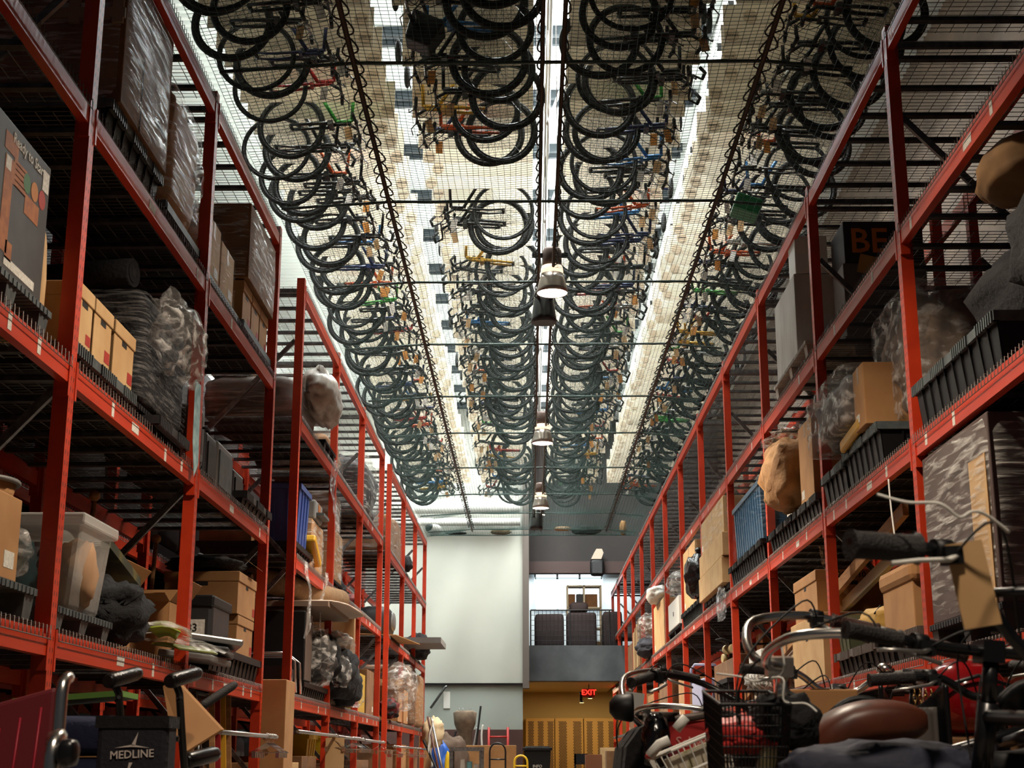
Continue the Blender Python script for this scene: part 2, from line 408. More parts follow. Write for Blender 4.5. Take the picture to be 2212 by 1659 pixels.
# black crossbar that carries the nearest lamp
g = G(); p = at(1180, 552, A1.y); g.bb(A1.x-.2, A1.x+.16, A1.y-.02, A1.y+.02, p.z-.02, p.z+.02); solo('lamp_crossbar', g, M_blk, 'short black crossbar above the nearest lit lamp', 'bar')
light('ochre_room_light', 'AREA', (1.6, 40.2, zs1-.08), 100, (1, .84, .56), 0, 2.4, 3)
light('upper_storey_light', 'AREA', (1.2, 44, zb1+.9), 180, (.95, 1, 1), 0, 4, 2)

light('upper_storey_front_fill', 'AREA', (1.0, 37.75, zb1+.1), 45, (1, .93, .82), math.radians(55), 2.4, .3)  # added fill, no fixture: lifts the fronts of the upper shelf unit
# ================================================================ pallet racks
LV = [EYE+.51, EYE+1.78, EYE+3.10, EYE+4.40]        # beam centres
DK = [z+.079 for z in LV]                            # top of the wire decks
DEP = 1.07
ZT = EYE+4.52
g = G(); g.box((0, 0, ZT/2), (.075, .08, ZT)); me_post = mesh('post', g, M_post)
_bc = {}
def beam_mesh(s):
    if s not in _bc:
        g = G(); L = s-.082
        g.box((0, 0, -.012), (.045, L, .096)); g.box((-.008, 0, .045), (.029, L, .022))
        for e in (-1, 1): g.box((0, e*(L/2-.012), -.03), (.056, .024, .19))
        b = mesh('beam', g, M_red)
        g = G(); hw = DEP/2; n = int((s-.12)/.052); a = .0024
        for i in range(n+1):
            yy = -(s-.12)/2+(s-.12)*i/n
            g.tube([(-hw-.012, yy, -.05), (-hw-.01, yy, .01), (-hw+.03, yy, 0), (hw-.03, yy, 0), (hw+.01, yy, .01), (hw+.012, yy, -.05)], a, 4, cap=False)
        for i in range(12):
            xx = -hw+.05+(DEP-.1)*i/11; g.wire((xx, -(s-.11)/2, -.005), (xx, (s-.11)/2, -.005), .003, 4)
        for xx in (-hw-.014, hw+.014): g.wire((xx, -(s-.11)/2, -.05), (xx, (s-.11)/2, -.05), .003, 4)
        d = mesh('wire_deck', g, M_wire)
        _bc[s] = (b, d)
    return _bc[s]
g = G(); g.box((0, 0, 0), (DEP-.1, .05, .026)); me_chan = mesh('support_channel', g, M_chan)
g = G(); g.box((0, 0, 0), (.0016, .045, .075)); me_st1 = mesh('label_sticker', g, M_stick)
g = G(); g.box((0, 0, 0), (.0016, .14, .05)); me_st2 = mesh('label_sticker', g, M_stick)
def rack(label, xf, sd, y0, n, s, front=True, decks=(0, 1, 2, 3)):
    xc = xf+sd*DEP/2
    t = thing('pallet_rack', label, 'rack', (xc, y0+s*n/2, 0))
    L0 = t.location
    def put(nm, me, x, y, z, par=t, base=L0):
        o = bpy.data.objects.new(nm, me); COL.objects.link(o); o.parent = par; o.location = V((x, y, z))-V(base); return o
    bm, dm = beam_mesh(s)
    for i in range(n+1):
        y = y0+i*s
        for xx in (xf+sd*.0375, xf+sd*(DEP-.0375)): put('post', me_post, xx, y, 0)
        za = .35
        for k in range(4):
            g = G(); a = (xf+sd*.08, y, za); b = (xf+sd*(DEP-.08), y, za+1.0)
            if k % 2: a, b = (a[0], y, za+1.0), (b[0], y, za)
            g.bar(a, b, .03, .04); ob('brace', g, M_galv, t); za += 1.1
        g = G(); g.bar((xf+sd*.08, y, ZT-.12), (xf+sd*(DEP-.08), y, ZT-.12), .03, .04); ob('brace', g, M_galv, t)
    for i in range(n):
        yc = y0+(i+.5)*s
        for l in range(4):
            for k, xx in enumerate((xf+sd*.024, xf+sd*(DEP-.024))):
                b = put('beam', bm, xx, yc, LV[l])
                if k == 0 and front and l < 3:
                    r = random.Random(int(y0*10)+i*7+l)
                    xs = -sd*.0235
                    for (oy, me) in ((-.62, me_st1), (-.2, me_st2), (.5, me_st1), (.95, me_st1)):
                        if r.random() < (.75 if l < 2 else .4):
                            q = bpy.data.objects.new('label_sticker', me); COL.objects.link(q); q.parent = b; q.location = (xs, oy+r.uniform(-.12, .12), -.012+r.uniform(-.012, .008))
            if l in decks:
                d = put('wire_deck', dm, xc, yc, LV[l]+.063)
                for c in range(6):
                    q = bpy.data.objects.new('support_channel', me_chan); COL.objects.link(q); q.parent = d; q.location = (0, (c-2.5)*s/6.2, -.024)
    return t
SL, SR = 2.645, 2.66
rack('red pallet rack nearest on the left of the aisle', LF, -1, 3.96, 3, SL)
rack('red pallet rack in the middle on the left of the aisle', LF, -1, 13.3, 3, SL)
rack('red pallet rack furthest on the left, beside the white end wall', LF, -1, 22.4, 3, SL)
rack('long red pallet rack on the right of the aisle', RF, 1, 5.72, 13, SR)
rack('red pallet rack standing behind the long right-hand rack', RF+DEP+.22, 1, 5.72, 11, SR, False, (0, 1, 2))
rack('red pallet rack standing behind the left-hand racks', LF-DEP-.22, -1, 3.96, 10, SL, False, (0, 1, 2))
# ================================================================ bicycles hung from the roof, four rows
HZ = EYE+6.12                       # height of the lower wheels' hubs
def wheel_meshes(R, tr):
    g = G(); g.tube([(R*math.cos(2*PI*i/40), 0, R*math.sin(2*PI*i/40)) for i in range(40)], tr, 8, True); ty = mesh('tyre', g, M_rub)
    g = G(); rr = R-tr*1.25
    g.tube([(rr*math.cos(2*PI*i/32), 0, rr*math.sin(2*PI*i/32)) for i in range(32)], .009, 5, True)
    g.tube([(0, -.045, 0), (0, .045, 0)], .02, 8)
    for i in range(28):
        a = 2*PI*i/28; b = a+(.45 if i % 4 < 2 else -.45); y = .035 if i % 2 else -.035
        g.wire((.02*math.cos(b), y, .02*math.sin(b)), (rr*math.cos(a), 0, rr*math.sin(a)), .0014)
    return ty, mesh('rim', g, M_blk2)
WH = [wheel_meshes(.33, .028), wheel_meshes(.335, .017), wheel_meshes(.315, .024)]
# hanging pose in the x-z plane: front wheel below with its hub at the origin, fork level towards +x
g = G()
for s in (-1, 1): g.tube([(0, s*.055, 0), (.2, s*.055, .012), (.38, s*.05, .02)], [.014, .018, .02], 8)
g.box((.39, 0, .02), (.05, .15, .05)); g.tube([(.39, 0, .02), (.58, 0, .035)], .019, 8); me_fork = mesh('fork', g, M_blk2)
g = G()
for s in (-1, 1): g.tube([(0, s*.055, 0), (.16, s*.055, -.005), (.38, s*.045, .02)], [.009, .012, .014], 7)
g.box((.39, 0, .02), (.03, .1, .03)); g.tube([(.39, 0, .02), (.58, 0, .035)], .016, 8); me_fork2 = mesh('fork', g, M_blk2)
def bars(drop):
    g = G(); gr = [G(), G()]
    g.tube([(.56, 0, .033), (.66, 0, -.03)], .016, 8)
    if drop:
        for s in (-1, 1):
            g.tube([(.66, 0, -.03), (.66, s*.17, -.03), (.665, s*.2, -.06), (.74, s*.205, -.1), (.77, s*.205, -.03), (.72, s*.205, .03)], .012, 7)
            gr[s > 0].tube([(.74, s*.205, -.1), (.77, s*.205, -.03), (.72, s*.205, .03)], .017, 7)
    else:
        g.tube([(.64, -.27, -.02), (.66, -.1, -.03), (.66, .1, -.03), (.64, .27, -.02)], .012, 7)
        for s in (-1, 1):
            gr[s > 0].tube([(.652, s*.17, -.026), (.64, s*.285, -.018)], .017, 8)
            g.tube([(.66, s*.12, -.035), (.72, s*.15, -.09), (.71, s*.24, -.11)], .006, 5)
            g.box((.66, s*.13, -.03), (.035, .03, .04))
    return mesh('handlebar', g, M_blk2), [mesh('grip', q, M_rub) for q in gr]
BR = [bars(False), bars(True)]
TH = math.radians(14)
def up(x, z): return (x*math.cos(TH)+z*math.sin(TH), z*math.cos(TH)-x*math.sin(TH))
def hp(h, v, y=0):                   # h towards the handlebar, v up along the hanging bicycle
    a = up(h, v); return (a[0], y, a[1])
g = G()
bb, st, ht, hb, ra = hp(-.03, .60), hp(.44, .76), hp(.56, .2), hp(.42, .16), hp(0, 1.02)
for p, q, r in ((bb, st, .016), (bb, hb, .019), (st, ht, .017), (ht, hb, .021), (ra, bb, .011), (ra, st, .009)): g.tube([p, q], r, 7)
g.tube([hp(.42, .755), hp(.62, .8)], .014, 6)
me_frame = mesh('frame', g, M_blk2)
g = G(); g.blob(hp(.65, .82), (.07, .13, .26), 3, .03, 2.4, 10, 8); me_seat = mesh('saddle', g, M_rub)
g = G()
for i, (a, b) in enumerate((((.64, -.12, -.03), (.42, .02, .05)), ((.66, .13, -.04), (.36, -.03, .0)), ((.65, .05, -.04), (.5, .03, .08)))):
    A, B = V(a), V(b); C_ = (A+B)/2+V((.02, .0, -.12-.03*i)); g.tube([A*(1-t)**2+C_*(2*t*(1-t))+B*t*t for t in [k/8 for k in range(9)]], .0035, 4, cap=False)
me_cable = mesh('brake_cable', g, M_rub)
g = G(); g.box((0, 0, -.075), (.07, .0015, .13)); g.wire((0, 0, -.01), (.0, 0, .06), .0015); me_tag = mesh('paper_tag', g, mat('manila_tag', (196, 158, 112), .8))
FR = [M_blk2, mat('frame_charcoal', (40, 42, 46), .35), mat('frame_navy', (26, 40, 84), .35), mat('frame_red', (160, 30, 26), .35), mat('frame_silver', (150, 152, 150), .3, .7),
      mat('frame_yellow', (196, 152, 40), .35), mat('frame_green', (60, 150, 60), .35), mat('frame_orange', (200, 84, 30), .4), mat('frame_blue', (40, 110, 170), .35), mat('frame_white', (200, 198, 190), .4)]
FRN = ['black', 'charcoal', 'navy', 'red', 'silver', 'yellow', 'green', 'orange', 'blue', 'white']
FW = [0]*10+[1]*6+[2, 2, 3, 3, 4, 4, 5, 6, 7, 8, 9]
TAGM = [mat('manila_tag', (196, 158, 112), .8), mat('white_tag', (214, 208, 198), .8), mat('orange_tag', (206, 140, 66), .8)]
def child(nm, me, par, m=None, loc=None, rt=None):
    o = bpy.data.objects.new(nm, me); COL.objects.link(o); o.parent = par
    if loc: o.location = loc
    if rt: o.rotation_euler = rt
    if m is not None: o.material_slots[0].link = 'OBJECT'; o.material_slots[0].material = m
    return o
def hang_bike(x, y, z, sgn, r, label, grp):
    """sgn = +1: handlebar towards +x"""
    k = r.choice((0, 0, 1, 2, 0)); col = r.choice(FW); drop = r.random() < .22
    t = thing('hanging_bicycle', label(FRN[col], 'drop' if drop else 'flat'), 'bicycle', (x, y, z), grp, 0 if sgn > 0 else PI)
    t.rotation_euler = (0, r.uniform(-.03, .05)*sgn, (0 if sgn > 0 else PI)+r.uniform(-.03, .03))
    ty, rm = WH[k]
    w = child('front_wheel', rm, t); child('tyre', ty, w)
    child('fork', me_fork if k != 1 else me_fork2, t, FR[col] if r.random() < .6 else FR[0])
    hb, gp = BR[1 if drop else 0]
    h = child('handlebar', hb, t, FR[4] if r.random() < .18 else None, rt=(r.uniform(-.13, .13), 0, 0)); [child('grip', q, h) for q in gp]
    child('brake_cable', me_cable, t); child('frame', me_frame, t, FR[col])
    c = hp(0, 1.02); w2 = child('rear_wheel', rm, t, loc=c); child('tyre', ty, w2)
    child('saddle', me_seat, t)
    if r.random() < .6:
        child('paper_tag', me_tag, t, r.choice(TAGM), (.56+r.uniform(-.08, .08), -.09, -.03), (0, r.uniform(-.3, .3), r.uniform(-.5, .5)))
    return t
M_board = mat('cream_divider_board', (232, 222, 200), .75, col2=(224, 212, 188), scale=1.4)
M_disc = mat('brown_number_disc', (196, 178, 152), .8)
SP = .37
Y0B, YEND = 9.15, 33.2
NB = int((YEND-Y0B)/SP)
# (name, wheel centre x, handlebar direction, board x0, x1, empty places)
ROWS = [('outer left', -2.42, 1, -2.80, -1.36, {9}), ('inner left', -.30, -1, -1.13, .05, {12, 13, 14, 15, 19, 20}), ('inner right', .74, 1, .37, 1.56, set()), ('outer right', 2.86, -1, 1.78, 3.22, {3})]
for ri, (rn, wx, sg, bx0, bx1, gaps) in enumerate(ROWS):
    r = random.Random(40+ri)
    t = thing('bicycle_hanging_rack', f'{rn} overhead bicycle rack of cream divider boards with brown number discs', 'bicycle rack', ((bx0+bx1)/2, 21, HZ))
    for xx in (wx+sg*.25, wx-sg*.12):
        g = G(); g.bb(xx-.03, xx+.03, Y0B-.4, YEND+.4, EYE+8.0, EYE+8.06); ob('top_rail', g, M_galv, t)
    cnt = 0; ox = oz = 0
    for k in range(NB):
        yb = Y0B+k*SP
        e = .03*math.sin(k*2.4+ri)+(-.05 if k % 3 == 0 else 0)
        a, b = (bx0, bx1+e) if sg > 0 else (bx0-e, bx1)
        zb = HZ+.06
        g = G(); g.bb(a, b, yb-.004, yb+.004, zb, zb+.40); o = ob('divider_board', g, M_board, t)
        g = G(); dx = b-.075 if sg > 0 else a+.075
        mt = MX.Translation((dx, yb-.006, zb+.075+(k % 2)*.02)) @ MX.Rotation(PI/2, 4, 'X')
        g.lathe([(.064, 0), (.064, .002)], 20, mt)
        if k < 22: g.text('0000%02d' % (12+k+ri*7), .034, face_m((dx, yb-.009, zb+.075+(k % 2)*.02), (1, 0, 0), (0, 0, 1)), 1, .0005)
        ob('number_disc', g, [M_disc, M_ink], o)
        if k in gaps or (k > 45 and r.random() < .1): continue
        cnt += 1
        far = ', far end' if k > 48 else ''
        lab = lambda c, d, n=cnt, rn=rn, far=far: f'{c} bicycle with {d} handlebar hung {nth(n-1)} from the front in the {rn} row'
        ox = r.choice([q for q in (-.1, -.04, .03, .1) if abs(q-ox) > .065]); oz = r.choice([q for q in (-.02, -.07, -.12, -.17) if abs(q-oz) > .045])
        hang_bike(wx+ox+r.uniform(-.015, .015), yb+.17+r.uniform(-.03, .03), HZ+oz+r.uniform(-.02, .01), sg, r, lab, f'bicycles hanging in the {rn} row')
# extras on the hung bicycles: a front box and a green crate
g = G(); p = at(915, 75, 11.2); g.box(p, (.30, .3, .26), rot('Y', 24), taper=.75)
solo('bicycle_basket', g, M_blk, 'black box basket on a bicycle hanging in the inner left row', 'basket', bev=.02)
p = at(1612, 450, 13.2); g = G(); g.box(p, (.26, .3, .16), rot('Y', 20))
solo('hanging_crate', g, mat('translucent_green_plastic', (20, 120, 66), .35), 'green plastic crate among the bicycles of the outer right row', 'crate', bev=.015)

# ================================================================ safety net below the bicycles
ZN = EYE+4.72
rods = [onz for onz in (9.2, 11.8, 14.0, 16.28, 18.8, 21.05, 23.7, 26.2, 28.3, 30.4)]
XS = [(-2.16, -1.22, 'left'), (-1.22, .10, 'middle left'), (.245, 1.64, 'middle right'), (1.64, 2.26, 'right')]
def sag(u, y, w):
    k = 0
    for i in range(len(rods)-1):
        if rods[i] <= y <= rods[i+1]: k = math.sin(PI*(y-rods[i])/(rods[i+1]-rods[i]))
    return -.05*w*math.sin(PI*u)*(.35+.65*k)-.015*k
for (xa, xb, nm) in XS:
    w = xb-xa; g = G(); cell = .05; nx = round(w/cell); ye = 30.4
    def z(u, y, nm=nm):
        zz = ZN+sag(u, y, w)
        if nm == 'left': zz -= .16*(1-u)
        if nm == 'right': zz -= .16*u
        return zz
    ys = [7.0+i*(ye-7.0)/58 for i in range(59)]
    for i in range(nx+1):
        u = i/nx; g.tube([(xa+w*u+.008*math.sin(y*1.7+i), y, z(u, y)) for y in ys], 0.0022, 3, cap=False)
    ny = int((ye-7.0)/cell); us = [j/6 for j in range(7)]
    for j in range(ny+1):
        y = 7.0+j*cell; g.tube([(xa+w*u, y+.012*math.sin(u*5+j*.3), z(u, y)) for u in us], 0.0022, 3, cap=False)
    solo('safety_net', g, M_cord, f'{nm} panel of dark green safety net strung under the hanging bicycles', 'net', kind='thing')
for i, y in enumerate(rods):
    g = G(); g.tube([(LF+.01, y, ZN-.06), (-1.22, y, ZN), (.1, y, ZN), (.245, y, ZN), (1.64, y, ZN), (RF-.01, y, ZN-.06)], .013, 6)
    solo('net_cross_cable', g, mat('net_steel_rod', (64, 74, 70), .5, .4), f'steel rod across the aisle under the net, {nth(i)} from the camera', 'cable', 'rods across the net')
for xx, nm, am in ((-1.22, 'cable along the left side of the net, laced with looping rope', .06), (.10, 'brown pipe left of the centre gap, laced with rope', -.035), (.245, 'brown pipe right of the centre gap, laced with rope', .035), (1.64, 'cable along the right side of the net, laced with looping rope', .06)):
    t = thing('net_edge_cable', nm, 'cable', (xx, 20, ZN))
    g = G(); g.tube([(xx, 6.5, ZN), (xx, 20, ZN), (xx, 30.6, ZN)], .016 if am != .06 else .02, 8); ob('cable', g, M_cable, t)
    g = G(); pts = []; k = 0
    n = int((30.4-7)/.26)
    for i in range(n):
        for q in range(6):
            y = 7+(i+q/6)*.26; a = math.sin(PI*q/6)
            sd = 1 if (am > 0 and i % 2) or (am > .05) and (i % 3 == 0) else -1
            if abs(am) < .05: sd = 1 if am > 0 else -1
            pts.append((xx+sd*abs(am)*a, y, ZN+.01-.03*a))
    g.tube(pts, .0065, 5, cap=False); ob('lacing_rope', g, M_rope, t)
    if abs(am) > .05:
        g = G(); g.tube([(2*xx-p[0]+.005, p[1]+.05, p[2]) for p in pts], .0065, 5, cap=False); ob('lacing_rope', g, M_rope, t)
# turned-down end of the net with things that dropped into it
g = G()
x0, x1 = -2.14, 2.22
for i in range(85):
    x = x0+(x1-x0)*i/84; g.tube([(x, 30.4, ZN-.03), (x, 30.75, ZN-.05-.02*math.sin(x*2)**2), (x, 31.0, ZN-.04), (x, 31.1, ZN+.05)], .0022, 3, cap=False)
for j in range(17):
    t_ = j/16; P = lambda x: (x, 30.4+.7*t_, ZN-.03-.02*math.sin(PI*min(1, t_*1.1))-.02*math.sin(x*2)**2*math.sin(PI*t_))
    g.tube([P(x0+(x1-x0)*k/20) for k in range(21)], .0022, 3, cap=False)
solo('net_end_pocket', g, M_cord, 'sagging far end of the green net that holds dropped things', 'net', kind='thing')
p = at(938, 1122, 30.7); p.z = ZN-.05+.1
t = thing('bicycle_helmet', 'white and black helmet lying in the far end of the net', 'helmet', p)
g = G(); g.blob(p, (.32, .26, .22), 4, .05, 2.2); ob('shell', g, M_white, t)
g = G(); g.blob(p+V((-.09, -.03, .03)), (.2, .24, .17), 6, .05, 2.2); ob('visor_band', g, M_blk, t)
for px, py, w, h, m, lb in ((985, 1131, .45, .06, M_black_cloth, 'dark cloth strap lying in the net beside the helmet'), (1082, 1136, .42, .12, mat('straw_brown', (120, 100, 70), .9), 'brown bundle of string in the lowest sag of the net'), (1265, 1128, .62, .2, M_black_cloth, 'black saddle bag lying at the net end right of the white wall'), (1215, 1098, .34, .09, mat('tan_roll', (176, 140, 100), .8), 'tan paper roll caught in the net near the end'), (1345, 1105, .14, .3, mat('tan_card', (190, 140, 84), .8), 'orange brown card hanging in the net right of the lamps')):
    p = at(px, py, 30.7 if px != 1215 else 30.2); p.z = ZN-.06+h*.46; g = G(); g.blob(p, (w, .2, h), px, .12, 2.4); solo('hanging_card' if px == 1345 else 'net_litter', g, m, lb, 'litter')
# ================================================================ builders for the things on the shelves
def fx(side, d): return LF-d if side == 'L' else RF+d
def nx(side): return 1 if side == 'L' else -1          # from the rack towards the aisle
FLOOR = -1
def zdeck(l): return 0.0 if l < 0 else DK[l]+.003
def ext(side, lvl, ya, yb, d0, d1, h, base=0):
    xa, xb = fx(side, d0), fx(side, d1); z = zdeck(lvl)+base
    return min(xa, xb), max(xa, xb), ya, yb, z, z+h
def carton(label, side, lvl, ya, yb, d0, d1, h, base=0, m=None, tape=True, wrap=None, name='cardboard_box', group=None, cat='box', print_=None, open_=False):
    x0, x1, y0, y1, z0, z1 = ext(side, lvl, ya, yb, d0, d1, h, base); m = m or M_card
    t = thing(name, label, cat, ((x0+x1)/2, (y0+y1)/2, z0), group)
    g = G()
    if open_:
        w = .006
        g.bb(x0, x1, y0, y0+w, z0, z1); g.bb(x0, x1, y1-w, y1, z0, z1); g.bb(x0, x0+w, y0, y1, z0, z1); g.bb(x1-w, x1, y0, y1, z0, z1); g.bb(x0, x1, y0, y1, z0, z0+w)
        ob('body', g, m, t)
        a = (x1-x0)*.45; b = (y1-y0)*.4
        for pts, d in (([(x0, y0, z1), (x0, y1, z1), (x0-a*.5, y1, z1+a*.5), (x0-a*.5, y0, z1+a*.5)], (-.004, 0, -.004)), ([(x0, y0, z1), (x1, y0, z1), (x1, y0-b*.75, z1+b*.2), (x0, y0-b*.75, z1+b*.2)], (0, 0, -.005)),
                       ([(x1, y0, z1), (x1, y1, z1), (x1+a*.35, y1, z1+a*.5), (x1+a*.35, y0, z1+a*.5)], (.004, 0, -.004)), ([(x0, y1, z1), (x1, y1, z1), (x1, y1+b*.3, z1+b*.7), (x0, y1+b*.3, z1+b*.7)], (0, .005, -.002))):
            g = G(); g.poly(pts, d); ob('flap', g, m, t)
    else:
        g.bb(x0, x1, y0, y1, z0, z1); ob('body', g, m, t, bev=.006)
    xf = x1 if side == 'L' else x0; n = nx(side)
    if tape and not open_:
        g = G(); ym = (y0+y1)/2; xm = (x0+x1)/2
        g.bb(xf, xf+n*.0012, ym-.03, ym+.03, z1-min(.12, h*.3), z1); g.bb(x0, x1, ym-.03, ym+.03, z1, z1+.001)
        ob('packing_tape', g, M_tape, t)
        if h > .22:
            g = G(); q = .12*min(1, (y1-y0)/.4); g.bb(xf, xf+n*.0015, y1-.05-q, y1-.05, z0+.05, z0+.05+q*.6); ob('shipping_label', g, M_stick, t)
    if print_:
        g = G(); size = print_[1]; zz = z0+h*print_[2]
        if len(print_) > 3: g.text(print_[0], size, face_m(((x0+x1)/2+print_[3], y0-.001, zz), (1, 0, 0), (0, 0, 1)))
        else: g.text(print_[0], size, face_m((xf+n*.001, (y0+y1)/2, zz), (0, -n*-1, 0) if n > 0 else (0, -1, 0), (0, 0, 1)))
        ob('lettering', g, print_[4] if len(print_) > 4 else M_ink, t)
    if wrap: wrapshell(t, x0, x1, y0, y1, z0, z1, wrap)
    return t
def wrapshell(t, x0, x1, y0, y1, z0, z1, m=None, seed=1, amp=.012, grow=.02, name='stretch_wrap'):
    g = G(); c = ((x0+x1)/2, (y0+y1)/2, (z0+z1)/2)
    g.blob(c, (x1-x0+2*grow, y1-y0+2*grow, z1-z0+grow), seed, amp, 14, 36, 20, 5.0, z0+.001); return ob(name, g, m or M_film, t)
def filebox(label, side, lvl, ya, yb, d0, d1, h, base=0, m=None, print_=None, group=None, logo=True):
    x0, x1, y0, y1, z0, z1 = ext(side, lvl, ya, yb, d0, d1, h, base); m = m or M_card; n = nx(side); xf = x1 if n > 0 else x0
    t = thing('file_box', label, 'box', ((x0+x1)/2, (y0+y1)/2, z0), group)
    g = G(); g.bb(x0+.008, x1-.008, y0+.008, y1-.008, z0, z1-.01); ob('body', g, m, t, bev=.004)
    g = G(); g.bb(x0, x1, y0, y1, z1-h*.24, z1); ob('lid', g, m, t, bev=.006)
    ym = (y0+y1)/2; xm = (x0+x1)/2
    g = G(); g.bb(xf-n*.012, xf-n*.0065, ym-.045, ym+.045, z1-h*.34, z1-h*.25); g.bb(xm-.05, xm+.05, y0+.0065, y0+.012, z1-h*.34, z1-h*.25); ob('hand_hole', g, M_ink, t)
    if logo:
        w = min(.09, (y1-y0)*.28)
        g = G(); g.bb(xf-n*.0075, xf-n*.0065, y1-.02-w, y1-.02, z0+.03, z0+.03+w*.7); ob('red_print', g, M_redtag, t)
    if print_:
        g = G(); g.text(print_, .07, face_m((xm, y0-.001, z1-h*.12), (1, 0, 0), (0, 0, 1))); ob('handwriting', g, M_ink, t)
    return t
def crate(label, side, lvl, ya, yb, d0, d1, h, base=0, m=None, rim=None, ribs=True, name='plastic_crate', cat='crate'):
    x0, x1, y0, y1, z0, z1 = ext(side, lvl, ya, yb, d0, d1, h, base); m = m or M_blk; rim = rim or M_rim
    t = thing(name, label, cat, ((x0+x1)/2, (y0+y1)/2, z0))
    s = .035; w = .008; g = G()
    B = [(x0+s, y0+s), (x1-s, y0+s), (x1-s, y1-s), (x0+s, y1-s)]; T = [(x0+.012, y0+.012), (x1-.012, y0+.012), (x1-.012, y1-.012), (x0+.012, y1-.012)]
    for i in range(4):
        j = (i+1) % 4
        inn = V(((B[0][0]+B[2][0])/2-(B[i][0]+B[j][0])/2, (B[0][1]+B[2][1])/2-(B[i][1]+B[j][1])/2, 0)).normalized()*w
        g.poly([(*B[i], z0), (*B[j], z0), (*T[j], z1), (*T[i], z1)], inn)
    g.bb(x0+s, x1-s, y0+s, y1-s, z0, z0+w)
    n = max(3, int((y1-y0)/.14)); k = max(3, int((x1-x0)/.14))
    for i in range(1, n):
        y = y0+(y1-y0)*i/n
        for xa, xb in ((x1-s, x1-.006), (x0+s, x0+.006)): g.bar((xa, y, z0+.01), (xb, y, z1-.02), .012, .012)
    for i in range(1, k):
        x = x0+(x1-x0)*i/k; g.bar((x, y0+s, z0+.01), (x, y0+.006, z1-.02), .012, .012)
    ob('tub', g, m, t)
    g = G(); r = .028; hh = .05
    g.bb(x0-.005, x1+.005, y0-.005, y0+r, z1-hh, z1); g.bb(x0-.005, x1+.005, y1-r, y1+.005, z1-hh, z1); g.bb(x0-.005, x0+r, y0, y1, z1-hh, z1); g.bb(x1-r, x1+.005, y0, y1, z1-hh, z1)
    if ribs:
        n = int((y1-y0)/.035)
        for i in range(n):
            y = y0+(y1-y0)*(i+.5)/n
            if (i//4) % 3 == 2: continue
            for x in (x0-.009, x1+.009): g.bb(x-.006, x+.006, y-.008, y+.008, z1-hh-.01, z1)
    ob('rim', g, rim, t); return t
def pallet(label, side, lvl, ya, yb, d0, d1, h=.1, m=None, base=0):
    x0, x1, y0, y1, z0, z1 = ext(side, lvl, ya, yb, d0, d1, h, base); m = m or M_dgrey
    t = thing('plastic_pallet', label, 'pallet', ((x0+x1)/2, (y0+y1)/2, z0))
    g = G(); g.bb(x0, x1, y0, y1, z1-.03, z1)
    for i in range(int((y1-y0)/.05)): y = y0+.025+i*.05; g.bb(x0-.004, x1+.004, y-.01, y+.01, z1-.034, z1-.004)
    ob('deck', g, m, t)
    for i in range(3):
        for j in range(3):
            g = G(); g.box((x0+.07+(x1-x0-.14)*i/2, y0+.07+(y1-y0-.14)*j/2, (z0+z1-.03)/2), (.12, .12, z1-z0-.03), None, 0, .8); ob('foot', g, m, t)
    return t
def load(label, side, lvl, ya, yb, d0, d1, h, base=0, m=None, wrap=None, seed=1, p=9, amp=.02, name='wrapped_load', cat='wrapped load', parts=None):
    x0, x1, y0, y1, z0, z1 = ext(side, lvl, ya, yb, d0, d1, h, base)
    t = thing(name, label, cat, ((x0+x1)/2, (y0+y1)/2, z0))
    g = G(); g.blob(((x0+x1)/2, (y0+y1)/2, (z0+z1)/2), (x1-x0, y1-y0, h), seed, amp, p, 34, 20, 4.0, z0); ob('contents', g, m or M_card2, t)
    if wrap != 0: wrapshell(t, x0, x1, y0, y1, z0, z1, wrap, seed+3)
    return t
def bag(name, label, cat, c, d, m, seed=1, amp=.1, p=2.3, knot=False, flat=None, freq=3.0):
    t = thing(name, label, cat, (c[0], c[1], c[2]-d[2]/2))
    g = G(); g.blob(c, d, seed, amp, p, 30, 20, freq, flat if flat is not None else c[2]-d[2]*.47); ob('body', g, m, t)
    if knot:
        g = G(); z = c[2]+d[2]*.42; g.lathe([(.02, 0), (.016, .03), (.05, .1), (.03, .13)], 10, MX.Translation((c[0], c[1], z)), cap=False); ob('tied_neck', g, m, t, thick=.003)
    return t
def on(side, lvl, y, d, h, base=0): return V((fx(side, d), y, zdeck(lvl)+base+h/2))
def roll(label, a, b, r, m, name='roll', cat='roll', end=None):
    t = thing(name, label, cat, ((a[0]+b[0])/2, (a[1]+b[1])/2, min(a[2], b[2])-r))
    A, B = V(a), V(b); g = G(); g.tube([A, A+(B-A)*.3, A+(B-A)*.7, B], [r, r*1.02, r*.99, r], 20); ob('sheet', g, m, t)
    g = G(); u = (B-A).normalized()
    for P, s in ((A, -1), (B, 1)): g.tube([P+u*s*.001, P+u*s*.004], r*.72, 16); g.tube([P+u*s*.003, P+u*s*.006], r*.3, 12, mi=1)
    ob('end_spiral', g, [end or m, M_ink], t); return t
def hangstrip(name, label, cat, x, y, z0, z1, w, m, seed=1, thick=.004):
    g = G()
    def f(u, v):
        k = NZ.noise(V((u*3+seed, v*4, seed)))
        return (x+k*.04+.03*math.sin(v*5+seed), y+(u-.5)*w*(1-.5*v)+.05*k, z1+(z0-z1)*v)
    g.sheet(f, 8, 16); return solo(name, g, m, label, cat, thick=thick)
def cord(name, label, pts, r, m, cat='cord'):
    out = smooth(pts, 6); g = G(); g.tube(out, r, 6); return solo(name, g, m, label, cat)

